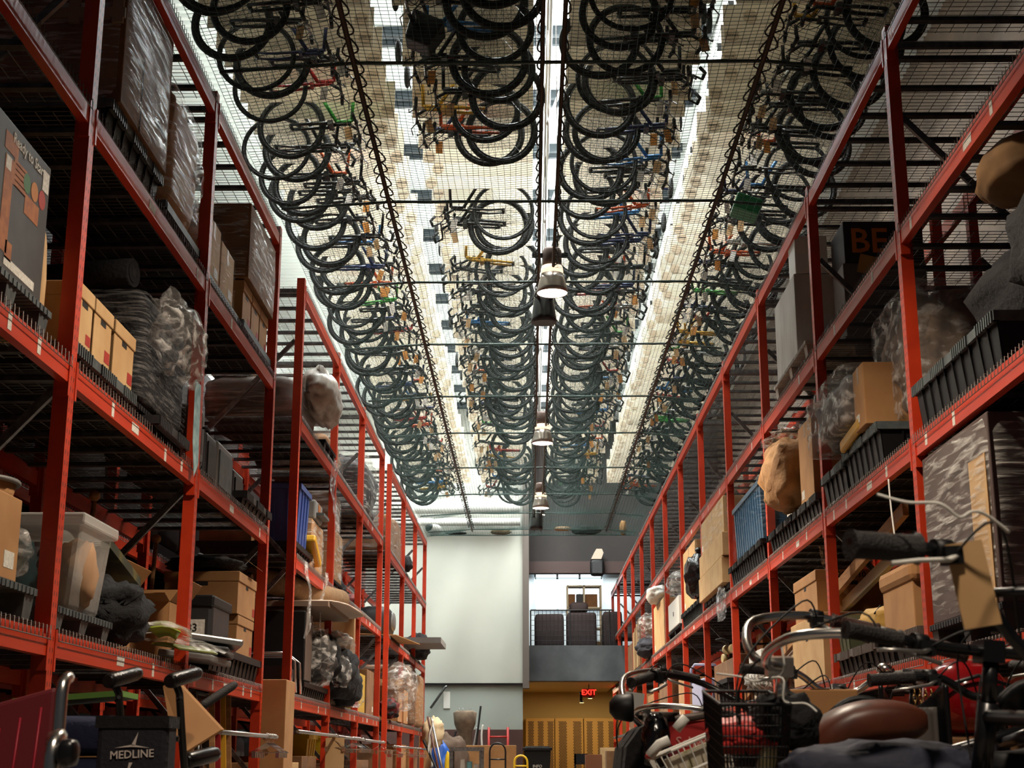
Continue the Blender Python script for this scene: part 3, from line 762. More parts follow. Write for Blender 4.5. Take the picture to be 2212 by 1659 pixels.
# loads added to the rear rack rows to darken what shows behind
g = G(); g.blob((0, 0, .44), (.98, 1.14, .88), 5, .015, 9, 24, 14, 4); me_rl = mesh('contents', g, mat('added_dark_load', (44, 38, 36), .7, col2=(30, 27, 27), scale=3))
g = G(); g.bb(-.5, .5, -.58, .58, -.1, 0); me_rp = mesh('pallet_base', g, M_blk)
for sd, xc, y0, s, n, nm in ((1, RF+DEP*1.5+.22, 5.72, SR, 11, 'right'), (-1, LF-DEP*1.5-.22, 3.96, SL, 10, 'left')):
    for i in range(n):
        for l in (-1, 0, 1, 2):
            if sd > 0 and l == 2 and i < 6: continue
            if sd > 0 and l == 1 and i in (0, 1): continue
            for q in (-.27, .27):
                t = thing('added_rear_load', f'added dark load that darkens the rear rack row behind the {nm}-hand racks', 'pallet load', (xc, y0+(i+.5+q*.93)*s, zdeck(l)+.105), f'added loads on the rear {nm} rack row')
                o = child('contents', me_rl, t); o.scale = (1, 1, .9+.2*rnd.random()); child('pallet_base', me_rp, t)
# ================================================================ left racks
Lr = 'L'
# --- third shelf, near bay
crate('black ribbed crate under the tall wrapped carton on the left rack, third shelf', Lr, 2, 7.05, 8.15, .06, .9, .24, ribs=True)
t = carton('tall brown carton stack wrapped in film at the top left corner, on a black crate', Lr, 2, 7.12, 8.12, .03, .92, .88, base=.25, m=M_card2, tape=False)
x0, x1, y0, y1, z0, z1 = ext(Lr, 2, 7.12, 8.12, .03, .92, .88, .25)
g = G(); g.bb(x1, x1+.004, 7.5, 7.51, z0, z0+.45); g.bb(x1, x1+.003, 7.8, 8.05, z0+.2, z0+.24); ob('seam', g, M_ink, t)
wrapshell(t, x0, x1, y0, y1, z0, z1, M_film2, 4, .01, .014)
g = G()
for xx in (x0+.05, x1-.28, x1-.04): g.bb(xx-.03, xx+.03, y0-.035, y0-.012, z1-.42, z1+.02)
for zz in (z1-.36, z1-.02): g.bb(x0, x1, y0-.034, y0-.013, zz-.03, zz+.03)
ob('wooden_lattice', g, mat('dusty_wood', (150, 128, 108), .8), t)
crate('long black tray under the wrapped bundle on the left rack, third shelf', Lr, 2, 8.2, 9.12, .04, .85, .12, ribs=False)
t = load('film wrapped bundle behind the tall carton on the left rack, third shelf', Lr, 2, 8.25, 9.05, .05, .8, .82, .13, M_card, M_film2, 8, 6, .05)
g = G(); g.blob((LF-.1, 8.95, DK[2]+.55), (.2, .26, .42), 5, .2, 2.4, 18, 12, 5); ob('trailing_film', g, M_poly, t)
crate('flat black tray under two tan boxes on the left rack, third shelf', Lr, 2, 9.34, 10.45, .04, .85, .07, ribs=False)
carton('tan box, nearer of the pair on the flat black tray, left rack third shelf', Lr, 2, 9.42, 9.83, .06, .75, .44, .075, M_card3, True, M_filmthin)
carton('tan box, further of the pair on the flat black tray, left rack third shelf', Lr, 2, 9.87, 10.32, .06, .75, .40, .075, M_card3, True, M_filmthin)
crate('black tray under the film wrapped file boxes on the left rack, third shelf', Lr, 2, 10.6, 11.8, .03, .9, .1, ribs=False)
filebox('file box, nearest of three under the wrapped dark carton, left rack third shelf', Lr, 2, 10.68, 11.02, .05, .85, .34, .105)
filebox('file box, middle of three under the wrapped dark carton, left rack third shelf', Lr, 2, 11.04, 11.38, .05, .85, .34, .105)
filebox('file box, last of three under the wrapped dark carton, left rack third shelf', Lr, 2, 11.40, 11.74, .05, .85, .34, .105)
carton('large dark brown carton wrapped in film on top of three file boxes, left rack', Lr, 2, 10.66, 11.78, .02, .95, .62, .46, M_card2, False, M_film2)
# --- second shelf
pallet('grey plastic pallet under the dark printed box on the left rack, second shelf', Lr, 1, 5.35, 6.33, .03, .9, .13, M_rim)
t = carton('tall dark printed box with orange panels on a grey pallet, left rack second shelf', Lr, 1, 5.42, 6.22, .05, .85, .66, .135, mat('charcoal_print', (66, 62, 62), .55, col2=(54, 50, 50), scale=8), False)
x0, x1, y0, y1, z0, z1 = ext(Lr, 1, 5.42, 6.22, .05, .85, .66, .135)
M_or = mat('orange_print', (176, 104, 44), .6, col2=(150, 82, 36), scale=25)
g = G(); X = x1+.0012
for ya, yb, za, zb in ((5.66, 5.76, .08, .50), (5.64, 5.80, .52, .6), (5.92, 6.1, .33, .42), (5.74, 5.82, .06, .14), (5.76, 5.92, .4, .52)): g.bb(x1, X, ya, yb, z0+za, z0+zb)
ob('orange_panels', g, M_or, t)
g = G()
for ya, yb, za, zb in ((6.12, 6.2, .52, .62), (5.67, 5.73, .44, .5)): g.bb(x1, X+.0005, ya, yb, z0+za, z0+zb); ob('pale_panel', g, M_stick, t); g = G()
g.bb(x1, X, 5.74, 6.12, z0+.03, z0+.07)
ob('pale_panel', g, M_stick, t)
g = G()
g.text('Ready to Start', .07, face_m((X, 5.93, z0+.6), (0, 1, 0), (0, 0, 1)))
ob('lettering', g, M_stick, t); g = G()
for i in range(5): g.bb(x1, X, 5.78, 5.92, z0+.40+i*.025, z0+.405+i*.025)
ob('text_lines', g, M_stick, t)
for nm, c, yy in (('green', (60, 110, 62), 5.93), ('amber', (190, 120, 50), 6.03), ('red', (170, 52, 40), 6.13)):
    g = G(); g.lathe([(.045, 0), (.045, .0015)], 18, MX.Translation((x1, yy, z0+.47-.0)) @ MX.Rotation(PI/2, 4, 'Y')); ob(f'{nm}_badge', g, mat(f'{nm}_badge_print', c, .6), t)
t = thing('paper_sack', 'cream sack with a black printed mark behind the dark printed box, left rack', 'sack', (LF-.5, 6.43, DK[1]))
g = G(); g.blob((LF-.42, 6.42, DK[1]+.34), (.6, .16, .62), 3, .04, 5, 20, 14, 3, DK[1]+.02); ob('body', g, M_card3, t)
g = G(); g.poly([(LF-.2, 6.325, DK[1]+.3), (LF-.26, 6.325, DK[1]+.34), (LF-.3, 6.325, DK[1]+.46), (LF-.22, 6.325, DK[1]+.42), (LF-.12, 6.325, DK[1]+.47), (LF-.16, 6.325, DK[1]+.34)], (0, -.006, 0)); ob('printed_mark', g, M_ink, t)
crate('black ribbed crate under three file boxes on the left rack, second shelf', Lr, 1, 6.68, 7.78, .03, .9, .1)
for a, b, w in ((6.69, 6.96, 'nearest'), (6.98, 7.30, 'middle'), (7.34, 7.74, 'last')):
    filebox(f'brown file box with red print, {w} of three on the black crate, left second shelf', Lr, 1, a, b, .03, .62, .31, .105, M_card3)
pallet('black pallet under the dark film wrapped load, left rack second shelf', Lr, 1, 7.82, 9.15, .05, .95, .1, M_blk)
t = load('dark wrapped load with loose film hanging over the aisle, left rack second shelf', Lr, 1, 7.86, 8.95, .03, .95, .66, .105, M_black_cloth, M_filmthin, 12, 12, .01)
z = DK[1]
g = G(); g.blob((LF+.02, 8.45, z+.62), (.26, 1.0, .44), 9, .16, 2.6, 30, 18, 3); ob('loose_film', g, M_poly, t)
g = G(); g.poly([(LF+.03, 8.92, z+.5), (LF+.03, 9.08, z+.5), (LF+.035, 9.1, z-.02), (LF+.035, 9.0, z-.12), (LF+.03, 8.94, z+.1)], (.002, 0, 0)); ob('pale_blue_sheet', g, mat('pale_blue_paper', (176, 206, 208), .7, col2=(120, 160, 166), scale=14), t)
roll('black roll lying on top of the dark wrapped load, left rack second shelf', (LF-.12, 7.9, z+.87), (LF-.85, 8.05, z+.87), .085, M_black_cloth)
crate('grey ribbed tray tipped at the shelf edge below the dark load, left rack', Lr, 1, 8.05, 8.78, -.04, .3, .055, ribs=True, rim=M_dgrey)
t = thing('suitcase', 'worn brown suitcase standing beside the second left post', 'suitcase', (LF-.3, 9.5, z))
g = G(); g.blob((LF-.32, 9.5, z+.24), (.56, .2, .46), 4, .008, 7, 26, 18); ob('shell', g, mat('worn_brown_vinyl', (66, 46, 40), .5, col2=(52, 36, 32), scale=10), t)
g = G(); g.tube([(LF-.03, 9.45, z+.3), (LF+.0, 9.45, z+.3), (LF+.0, 9.55, z+.3), (LF-.03, 9.55, z+.3)], .009, 6)
ob('handle', g, M_blk, t)
for zz in (.1, .38):
    g = G(); g.box((LF-.045, 9.5, z+zz), (.012, .06, .05)); ob('latch', g, M_galv, t)
for a, b, h, w, mm in ((9.72, 10.05, .34, 'dark slatted speaker box left of the grey cabinet, left rack second shelf', M_dgrey), (10.1, 10.62, .36, 'grey metal cabinet box standing on the left rack, second shelf', M_grey), (10.68, 11.05, .27, 'rounded dark grey case beside the grey cabinet box, left rack', M_dgrey)):
    t = thing('equipment_case', w, 'case', (LF-.3, (a+b)/2, z))
    g = G(); g.bb(LF-.6, LF-.06, a, b, z, z+h); ob('housing', g, mm, t, bev=.02)
    g = G(); g.bb(LF-.06, LF-.05, a+.04, b-.04, z+.04, z+h-.06); ob('front_panel', g, M_blk if mm is M_dgrey else M_rim, t)
    g = G(); g.tube([(LF-.3, a+.08, z+h), (LF-.3, a+.1, z+h+.03), (LF-.3, b-.1, z+h+.03), (LF-.3, b-.08, z+h)], .008, 6); ob('handle', g, M_blk, t)
crate('black ribbed tray at the shelf edge in front of the dark grey case, left rack', Lr, 1, 10.7, 11.78, -.03, .24, .1, ribs=True, rim=M_dgrey)
# --- first shelf
pallet('grey pallet lid with black tub under the cardboard box at the left edge', Lr, 0, 5.45, 6.42, .02, .9, .14, M_rim)
carton('cardboard box cut by the left edge of the view, on a grey pallet', Lr, 0, 5.45, 6.22, .05, .8, .36, .145)
bag('plastic_bundle', 'grey film wrapped bundle between the cardboard box and the first left post', 'bundle', on(Lr, 0, 6.36, .25, .3, .145), (.4, .2, .3), M_poly, 5, .1)
t = thing('woven_basket', 'round basket on top of the wrapped bundle at far left', 'basket', (LF-.3, 6.33, zdeck(0)+.46))
g = G(); mt = MX.Translation((LF-.32, 6.33, zdeck(0)+.46)); g.lathe([(.15, 0), (.19, .15)], 24, mt, cap=False); g.lathe([(.0, .005), (.15, .006)], 24, mt); ob('body', g, M_kraft, t, thick=.006)
g = G(); g.tube([(LF-.32+.195*math.cos(i*PI/12), 6.33+.195*math.sin(i*PI/12), zdeck(0)+.61) for i in range(24)], .012, 6, True); ob('rim', g, M_grey, t)
pallet('grey pallet under the clear plastic tote, left rack first shelf', Lr, 0, 6.72, 7.62, .02, .92, .1, M_rim)
# clear tote
z = zdeck(0)+.105; t = thing('clear_plastic_tote', 'clear plastic tote with milky lid on the first left shelf, full of odds and ends', 'tote', (LF-.32, 7.1, z))
M_clear = film('milky_clear_plastic', (226, 224, 218), .18, .5, (1.5, 1.5, 1.5), 1.5, .15)
x0, x1, y0, y1 = LF-.66, LF-.02, 6.98, 7.54; h = .46
g = G(); g.box(((x0+x1)/2, (y0+y1)/2, z+h/2), (x1-x0, y1-y0, h), None, 0, .86); ob('tub', g, M_clear, t, bev=.03)
g = G(); g.bb(x0-.02, x1+.02, y0-.02, y1+.02, z+h-.045, z+h+.015); ob('lid', g, film('milky_lid', (230, 228, 222), .5, .75, (1, 1, 1), 1.5, .3), t, bev=.012)
for i, (c, m_) in enumerate((((.15, .12), mat('teal_cloth', (60, 104, 110), .8)), ((.32, .3), mat('maroon_cloth', (120, 50, 52), .8)), ((.45, .16), mat('tan_cloth', (180, 140, 104), .8)), ((.2, .4), mat('grey_cloth', (110, 112, 118), .8)))):
    g = G(); g.blob((x0+.1+c[0]*1.0, y0+.1+c[1]*.85, z+.2), (.22, .2, .34), i+2, .15, 2.5, 16, 10); ob('tote_contents', g, m_, t)
carton('dark crate box under the clear tote pallet corner', Lr, 0, 7.64, 7.74, .1, .7, .09, 0, M_blk, False)
bag('backpack', 'crumpled black cloth bag drooping over the first left shelf', 'bag', on(Lr, 0, 7.95, .14, .36), (.4, .72, .36), M_black_cloth, 8, .16, 2.2)
t = thing('board_game_box', 'flat printed game box lying beside the clear tote on black cloth', 'box', (LF-.4, 8.1, zdeck(0)+.37))
m3 = rot('Y', -8) @ rot('X', -14); c = V((LF-.32, 8.05, zdeck(0)+.44)); g = G(); g.box(c, (.46, .62, .06), m3); ob('box', g, mat('green_black_print', (40, 48, 28), .5, col2=(96, 88, 34), scale=5, sharp=(.5, .6)), t)
g = G(); g.box(c+m3 @ V((-.08, .1, .031)), (.2, .24, .002), m3); ob('red_panel', g, mat('red_yellow_print', (190, 60, 30), .5, col2=(214, 150, 40), scale=9), t)
g = G(); 
for i in range(4): g.box(c+m3 @ V((.05, -.33+.02, .02-.012*i)), (.26, .03, .003), m3)
ob('white_lettering', g, M_stick, t)
carton('open cardboard box with raised flaps behind the first left post row', Lr, 0, 8.34, 9.0, .3, .95, .40, 0, M_card, open_=True)
carton('cardboard box with folded flap beside the second left post, first shelf', Lr, 0, 9.52, 9.98, .2, .85, .42, 0, M_card, open_=True)
bag('baseball_cap', 'white cap lying on the flaps beside the clear tote', 'cap', (LF-.45, 7.9, zdeck(0)+.58), (.2, .2, .12), M_white, 2, .04)
# flippers in clear packs
def fin(label, y, d, z, yaw, pitch, m):
    t = thing('swim_fin_pack', label, 'swim fin', (fx('L', d), y, z)); R_ = rot('Z', yaw) @ rot('Y', pitch)
    P = lambda a, b, c: V((fx('L', d), y, z))+R_ @ V((a, b, c))
    g = G(); g.sheet(lambda u, v: P((u-.5)*.16*(1.2-.5*v), (v-.5)*.6, .02+.02*math.sin(u*PI)), 8, 12); ob('fin', g, m, t, thick=.012)
    g = G(); g.sheet(lambda u, v: P((u-.5)*.3, (v-.5)*.72, .03+.05*math.sin(u*PI)*math.sin(v*PI)**.5+.008*math.sin(v*40)), 10, 30); ob('clear_pack', g, M_poly, t)
M_lime = mat('lime_green_plastic', (170, 190, 60), .4)
fin('lime green swim fin in clear plastic, upper of the two on the first left shelf', 8.75, .02, zdeck(0)+.12, 12, 6, M_lime)
fin('olive swim fin in clear plastic, lower one hanging over the left beam', 9.05, -.05, zdeck(0)+.05, -14, 10, mat('olive_plastic', (120, 128, 56), .4))
t = thing('printer_tray', 'grey flat printer trays stacked at the shelf edge before the file boxes', 'tray', (LF-.1, 9.8, zdeck(0)))
for i in range(3):
    g = G(); g.box((LF-.06+.03*i, 9.75+.12*i, zdeck(0)+.06+.06*i), (.36, .62, .045), rot('Z', 8*i) @ rot('Y', 7)); ob('tray', g, (M_grey, M_dgrey, M_alu)[i], t, bev=.012)
crate('black bin row under the grey trays, left rack first shelf', Lr, 0, 10.0, 11.8, .0, .85, .17, ribs=False, rim=M_blk)
filebox('file box at the bottom of the pair beside the third left post', Lr, 0, 11.05, 11.7, .05, .6, .30, .175)
filebox('file box with long lid on top of the pair beside the third left post', Lr, 0, 10.98, 11.7, .04, .62, .32, .478)
t = thing('black_tool_case', 'black plastic case with a white number label before the file boxes', 'case', (LF-.2, 10.4, zdeck(0)+.175))
z = zdeck(0)+.175; g = G(); g.bb(LF-.42, LF-.05, 10.15, 10.75, z, z+.33); ob('body', g, M_dgrey, t, bev=.03)
g = G(); g.bb(LF-.43, LF-.04, 10.13, 10.77, z+.27, z+.35); ob('lid', g, M_blk, t, bev=.015)
g = G(); g.bb(LF-.32, LF-.1, 10.148, 10.1495, z+.05, z+.18); g.text('183', .08, face_m((LF-.21, 10.147, z+.12), (1, 0, 0), (0, 0, 1)), 1); ob('number_label', g, [M_stick, M_ink], t)
bag('folded_clothes', 'black clothing folded on top of the file boxes at the third left post', 'clothes', (LF-.36, 11.25, zdeck(0)+.87), (.6, .75, .13), M_black_cloth, 4, .1)
g = G(); g.box((LF-.02, 11.45, zdeck(0)+.9), (.13, .17, .002), rot('Y', 35)); solo('paper_tag', g, M_card3, 'tan paper tag lying on the black clothing', 'tag')
for i, (yy, dd) in enumerate(((8.75, .55), (10.55, .62), (11.5, .5))):
    t = thing('crutch', ('wooden pole with round knob behind the clear tote', 'wooden pole with round knob behind the second left post', 'wooden crutch with dark top leaning behind the file boxes')[i], 'pole', (fx('L', dd), yy, zdeck(0)))
    g = G(); g.tube([(fx('L', dd), yy, zdeck(0)), (fx('L', dd-.03), yy+.03, zdeck(0)+.95)], .016, 8); ob('shaft', g, M_wood, t)
    g = G(); g.blob((fx('L', dd-.03), yy+.03, zdeck(0)+.985), (.07, .07, .07) if i < 2 else (.06, .2, .05), 1, .01, 2); ob('top', g, M_wood if i < 2 else M_blk, t)
# --- middle rack, third shelf
load('large brown padded bale lying across the third shelf of the middle left rack', Lr, 2, 13.45, 14.9, .06, 1.02, .46, 0, mat('brown_padding', (104, 92, 84), .8, col2=(84, 74, 68), scale=6), M_film, 7, 5, .03)
bag('wrapped_bag', 'pale wrapped bundle bulging out over the beam of the middle left rack', 'bundle', (LF+.02, 14.55, DK[2]+.46), (.34, 1.5, .5), mat('pale_dusty_film', (168, 158, 146), .5, col2=(140, 130, 120), scale=9), 9, .14, 2.2)
carton('brown carton on top of the padded bale, middle left rack', Lr, 2, 13.5, 14.0, .55, .95, .24, .47, M_card2, False)
pallet('black pallet at the end of the third shelf bay, middle left rack', Lr, 2, 15.0, 15.85, .0, .9, .12, M_blk)
hangstrip('hanging_film', 'loop of clear film hanging down from the third beam of the middle left rack', 'film', LF+.045, 15.55, DK[2]-.78, DK[2]-.02, .36, M_poly, 3)
load('brown wrapped pile in the second bay, third shelf of the middle left rack', Lr, 2, 16.15, 17.2, .1, .95, .5, 0, M_card2, M_film, 13, 4, .06)
load('film covered pile of dark goods, third bay of the middle left rack, third shelf', Lr, 2, 18.75, 20.6, .0, .95, .8, 0, M_dgrey, M_film2, 15, 4, .08)
# second shelf
z = zdeck(1)
crate('black pallet bin under the blue tote, middle left rack', Lr, 1, 13.42, 14.5, .02, .95, .12, ribs=False, rim=M_blk)
crate('blue plastic tote on the second shelf of the middle left rack', Lr, 1, 13.62, 14.3, .02, .4, .58, .125, mat('blue_tote_plastic', (52, 76, 140), .4), mat('blue_tote_rim', (46, 66, 120), .4), False, 'storage_tote', 'tote')
carton('brown carton beside the blue tote, second shelf of the middle left rack', Lr, 1, 13.5, 14.2, .45, .95, .42, .125, M_card2, False)
t = thing('printer', 'grey printer with a paper tray stacked past the blue tote', 'printer', (LF-.2, 14.9, z+.5))
carton('wrapped carton under the grey printer, middle left rack', Lr, 1, 14.45, 15.25, .03, .8, .5, 0, M_card, False, M_film2)
g = G(); g.bb(LF-.55, LF-.02, 14.6, 15.1, z+.52, z+.72); ob('body', g, M_grey, t, bev=.02)
g = G(); g.bb(LF-.3, LF+.06, 14.65, 15.05, z+.56, z+.59); ob('paper_tray', g, M_rim, t)
g = G(); g.bb(LF-.02, LF-.015, 14.78, 14.92, z+.62, z+.7); ob('label_panel', g, M_or, t)
g = G(); g.box((LF-.02, 14.5, z+.17), (.12, .5, .08), rot('X', -25)); solo('yellow_tool', g, mat('yellow_plastic', (210, 160, 30), .4), 'yellow plastic tool sticking out under the wrapped carton, middle left rack', 'tool', bev=.02)
hangstrip('hanging_film', 'torn strips of film hanging from the second beam by the blue tote', 'film', LF+.04, 13.85, z-.75, z-.02, .16, M_poly, 5)
hangstrip('hanging_film', 'thin twisted film strip hanging further along the second beam, middle left rack', 'film', LF+.045, 14.9, z-.7, z+.0, .1, M_poly, 8)
for a, b, hh, w in ((16.2, 16.85, .42, 'lower'),):
    carton('tall tan carton wrapped in film past the second middle post, lower of two', Lr, 1, 16.15, 16.85, .03, .7, .55, .1, M_card, True, M_film2)
    carton('tan carton wrapped in film, upper of two past the second middle post', Lr, 1, 16.15, 16.8, .06, .7, .42, .67, M_card2, True, M_film2)
pallet('black pallet under the two wrapped cartons, middle left rack', Lr, 1, 16.1, 17.0, .02, .9, .09, M_blk)
bag('dark_bag', 'dark bag beside the pallet of wrapped cartons, middle left rack', 'bag', on(Lr, 1, 17.4, .25, .25), (.4, .5, .25), M_black_cloth, 3, .12)
bag('toy_bag', 'red and black bag in the last bay of the middle left rack, second shelf', 'bag', on(Lr, 1, 19.2, .25, .26), (.4, .5, .26), mat('red_black_cloth', (110, 36, 34), .8, col2=(30, 28, 30), scale=9, sharp=(.48, .52)), 6, .12)
# first shelf
z = zdeck(0)
t = thing('chrome_frame', 'pair of chrome walker frames standing on the first shelf of the middle left rack', 'walker', (LF-.2, 13.7, z))
for k, yy in enumerate((13.5, 13.75, 14.05)):
    g = G(); g.tube([(LF-.5, yy, z+.01), (LF-.48, yy, z+.3), (LF-.4, yy, z+.36), (LF-.12, yy, z+.36), (LF-.04, yy, z+.3), (LF-.02, yy, z+.01)], .013, 8); ob('bent_tube', g, M_chrome, t)
g = G(); g.bb(LF-.42, LF-.1, 13.45, 14.1, z+.08, z+.24); ob('dark_base', g, M_dgrey, t)
t = thing('computer_tower', 'tall dark computer tower past the first post of the middle left rack', 'cabinet', (LF-.3, 14.45, z+.14))
crate('black pallet bin under the dark tower, middle left rack', Lr, 0, 14.2, 15.9, .02, .95, .14, ribs=False, rim=M_blk)
g = G(); g.bb(LF-.75, LF-.03, 14.25, 14.72, z+.15, z+.82); ob('case', g, M_blk, t, bev=.01)
g = G(); g.bb(LF-.03, LF-.024, 14.27, 14.70, z+.16, z+.81); ob('side_panel', g, mat('brown_grey_panel', (96, 82, 74), .6), t)
bag('plastic_bundle', 'crumpled grey plastic sheeting bulging past the dark tower', 'bundle', (LF-.1, 15.05, z+.42), (.5, .62, .62), M_poly, 14, .18)
bag('dark_bag', 'black bin bag under the table top board, middle left rack', 'bag', (LF-.1, 15.5, z+.46), (.5, .6, .5), M_black_cloth, 15, .16)
t = thing('table_top', 'table top board with torn white edge laid across the bundles, middle left rack', 'board', (LF-.3, 15.2, z+.84))
g = G(); g.box((LF-.3, 15.2, z+.90), (.95, 1.7, .05)); ob('board', g, mat('grey_brown_board', (138, 116, 98), .7), t)
g = G(); g.blob((LF-.2, 15.35, z+.935), (1.1, 1.9, .04), 2, .05, 4, 24, 8); ob('torn_wrapping', g, mat('torn_paper', (198, 176, 158), .8), t)
roll('rolled tan carpet lying on the table top board, middle left rack', (LF-.55, 14.0, z+1.13), (LF+.1, 15.8, z+1.08), .12, mat('tan_carpet', (150, 116, 80), .9, col2=(116, 88, 60), scale=18, stretch=(1, 6, 1)))
roll('shorter tan carpet roll behind the first post of the middle left rack', (LF-1.0, 13.6, z+.98), (LF-.45, 13.62, z+.98), .12, mat('tan_carpet', (150, 116, 80), .9))
bag('sports_bag', 'black sports bag with pink trim past the second post of the middle left rack', 'bag', (LF+.0, 16.35, z+.34), (.5, .95, .6), M_black_cloth, 19, .14)
bag('white_cloth', 'white cloth heaped on top of the black sports bag', 'cloth', (LF-.0, 16.15, z+.68), (.34, .5, .2), M_white, 22, .2)
bag('clear_bag', 'clear plastic bag hanging in front of the black sports bag', 'bag', (LF+.12, 15.9, z+.32), (.22, .4, .34), M_poly, 24, .15)
carton('large flat tan carton standing behind the third post of the middle left rack', Lr, 0, 18.0, 18.14, .0, .8, .8, .35, M_card, False)
carton('tall narrow box wrapped in film at the third post of the middle left rack', Lr, 0, 17.5, 17.95, -.02, .5, .8, .02, M_card2, True, M_film)
bag('dark_bag', 'black rucksack hanging low past the sports bag, middle left rack', 'bag', (LF+.03, 17.1, z+.24), (.36, .5, .5), M_black_cloth, 26, .1)
bag('white_bag', 'small white plastic bag at the beam edge past the black rucksack', 'bag', (LF+.04, 17.95, z+.12), (.2, .3, .22), M_poly, 28, .1)
carton('yellow and tan box in the last bay of the middle left rack, first shelf', Lr, 0, 19.0, 19.8, .05, .8, .5, 0, mat('yellow_print', (196, 160, 60), .6), False)
carton('plain brown carton, last on the first shelf of the middle left rack', Lr, 0, 20.0, 20.9, .05, .8, .6, 0, M_card2)
# --- far rack
load('brown wrapped cartons in the first bay of the far left rack, third shelf', Lr, 2, 22.6, 23.7, .05, .9, .6, 0, M_card2, M_film, 31, 10, .01)
load('brown wrapped cartons behind the second post of the far left rack, third shelf', Lr, 2, 23.8, 24.9, .05, .9, .72, 0, M_card2, M_film, 33, 10, .01)
bag('black_bag', 'small black bag on the third shelf edge of the far left rack', 'bag', on(Lr, 2, 25.4, .05, .3), (.3, .5, .3), M_black_cloth, 3, .1)
t = thing('television', 'round backed grey appliance on the second shelf of the far left rack', 'appliance', (LF-.3, 23.4, DK[1]))
g = G(); g.blob((LF-.3, 23.4, DK[1]+.26), (.55, .9, .5), 2, .02, 4, 22, 14); ob('housing', g, M_dgrey, t)
g = G(); g.blob((LF-.05, 23.4, DK[1]+.28), (.12, .5, .3), 3, .01, 3); ob('front_face', g, M_grey, t)
g = G(); g.poly([(LF-.6, 22.55, DK[1]+.02), (LF+.1, 22.6, DK[1]+.0), (LF+.35, 24.2, DK[1]-.02), (LF-.5, 24.4, DK[1]+.02)], (0, 0, .012)); solo('cardboard_sheet', g, M_card, 'cardboard sheet sticking out over the second beam of the far left rack', 'sheet')
g = G(); g.box((LF+.12, 27.1, DK[1]+.22), (.9, 1.6, .1)); t = solo('grey_panel', g, M_grey, 'grey slab sticking out past the third post of the far left rack', 'panel')
carton('grey carton under the slab on the far left rack, second shelf', Lr, 1, 26.5, 27.5, .1, .8, .16, 0, M_grey, False)
bag('black_bag', 'black bag hanging off the second shelf of the far left rack', 'bag', on(Lr, 1, 28.4, .0, .5), (.5, .8, .5), M_black_cloth, 7, .12)
bag('clear_ball_bag', 'bulging clear bag of toys by the first post of the far left rack', 'bag', (LF+.12, 23.3, DK[0]+.5), (.55, 1.2, .75), M_poly, 41, .08)
carton('open tan carton tilted by the second post of the far left rack', Lr, 0, 24.0, 24.8, -.02, .6, .5, 0, M_card, open_=True)
carton('tan carton past the second post of the far left rack, first shelf', Lr, 0, 25.2, 26.0, -.02, .7, .56, 0, M_card)
load('tall wrapped stack of cartons near the end of the far left rack, first shelf', Lr, 0, 26.2, 27.5, -.05, .9, 1.05, 0, M_card2, M_film, 43, 12, .008)
load('tall wrapped stack of pale cartons at the end of the far left rack, first shelf', Lr, 0, 27.85, 29.6, -.05, .9, 1.0, 0, M_card, M_film, 45, 12, .008)
bag('red_toy', 'red and black toy frame with cords at the first post of the far left rack', 'toy', on(Lr, 0, 22.75, .0, .3), (.3, .5, .3), mat('red_black_cloth', (110, 36, 34), .8), 11, .2)
# --- clothes rails below the first beams, with hangers
def rail(label, x, ya, yb, z, n, ys):
    t = thing('clothes_rail', label, 'rail', (x, (ya+yb)/2, 0))
    g = G(); g.tube([(x, ya, z), (x, yb, z)], .016, 10); ob('rail', g, M_alu, t)
    for yy in (ya+.04, yb-.04):
        g = G(); g.bar((x, yy, z), (LF-.004, yy, z), .03, .012); ob('wall_arm', g, M_galv, t)
    for i, yy in enumerate(ys):
        q = thing('metal_hanger', 'bent metal clip hanger on one of the left clothes rails', 'hanger', (x, yy, z), 'clip hangers on the left rails')
        g = G(); g.tube([(x+.02*math.cos(a), yy, z+.0+.02*math.sin(a)) for a in [k*PI/6-.5 for k in range(9)]]+[(x, yy, z-.05), (x-.12, yy+.02, z-.12), (x+.12, yy-.02, z-.12), (x, yy, z-.05)], .0035, 5); ob('hook', g, M_chrome, q)
        for sx in (-.09, .09): g = G(); g.box((x+sx, yy, z-.135), (.03, .025, .05)); ob('clip', g, M_chrome, q)
rail('grey clothes rail sticking out before the third left post', LF+.16, 9.6, 11.75, EYE+.17, 6, [11.3+.07*i for i in range(6)])
rail('grey clothes rail below the first bay of the middle left rack', LF+.1, 13.2, 15.9, EYE+.24, 0, [15.75])
rail('grey clothes rail below the second bay of the middle left rack', LF+.1, 16.0, 18.5, EYE+.235, 7, [17.3+.12*i for i in range(7)]+[18.35])
rail('grey clothes rail below the third bay of the middle left rack', LF+.1, 18.62, 21.1, EYE+.23, 0, [20.4, 20.9])
rail('grey clothes rail below the far left rack', LF+.1, 22.5, 30.0, EYE+.19, 7, [22.7, 23.0, 24.4, 24.8, 25.1, 26.9, 27.4, 27.9, 28.2])
g = G(); g.box((LF+.1, 15.75, EYE+.03), (.2, .004, .38)); solo('hanging_card', g, mat('manila_tag', (196, 158, 112), .8), 'tan card hanging from the rail of the middle left rack', 'card')
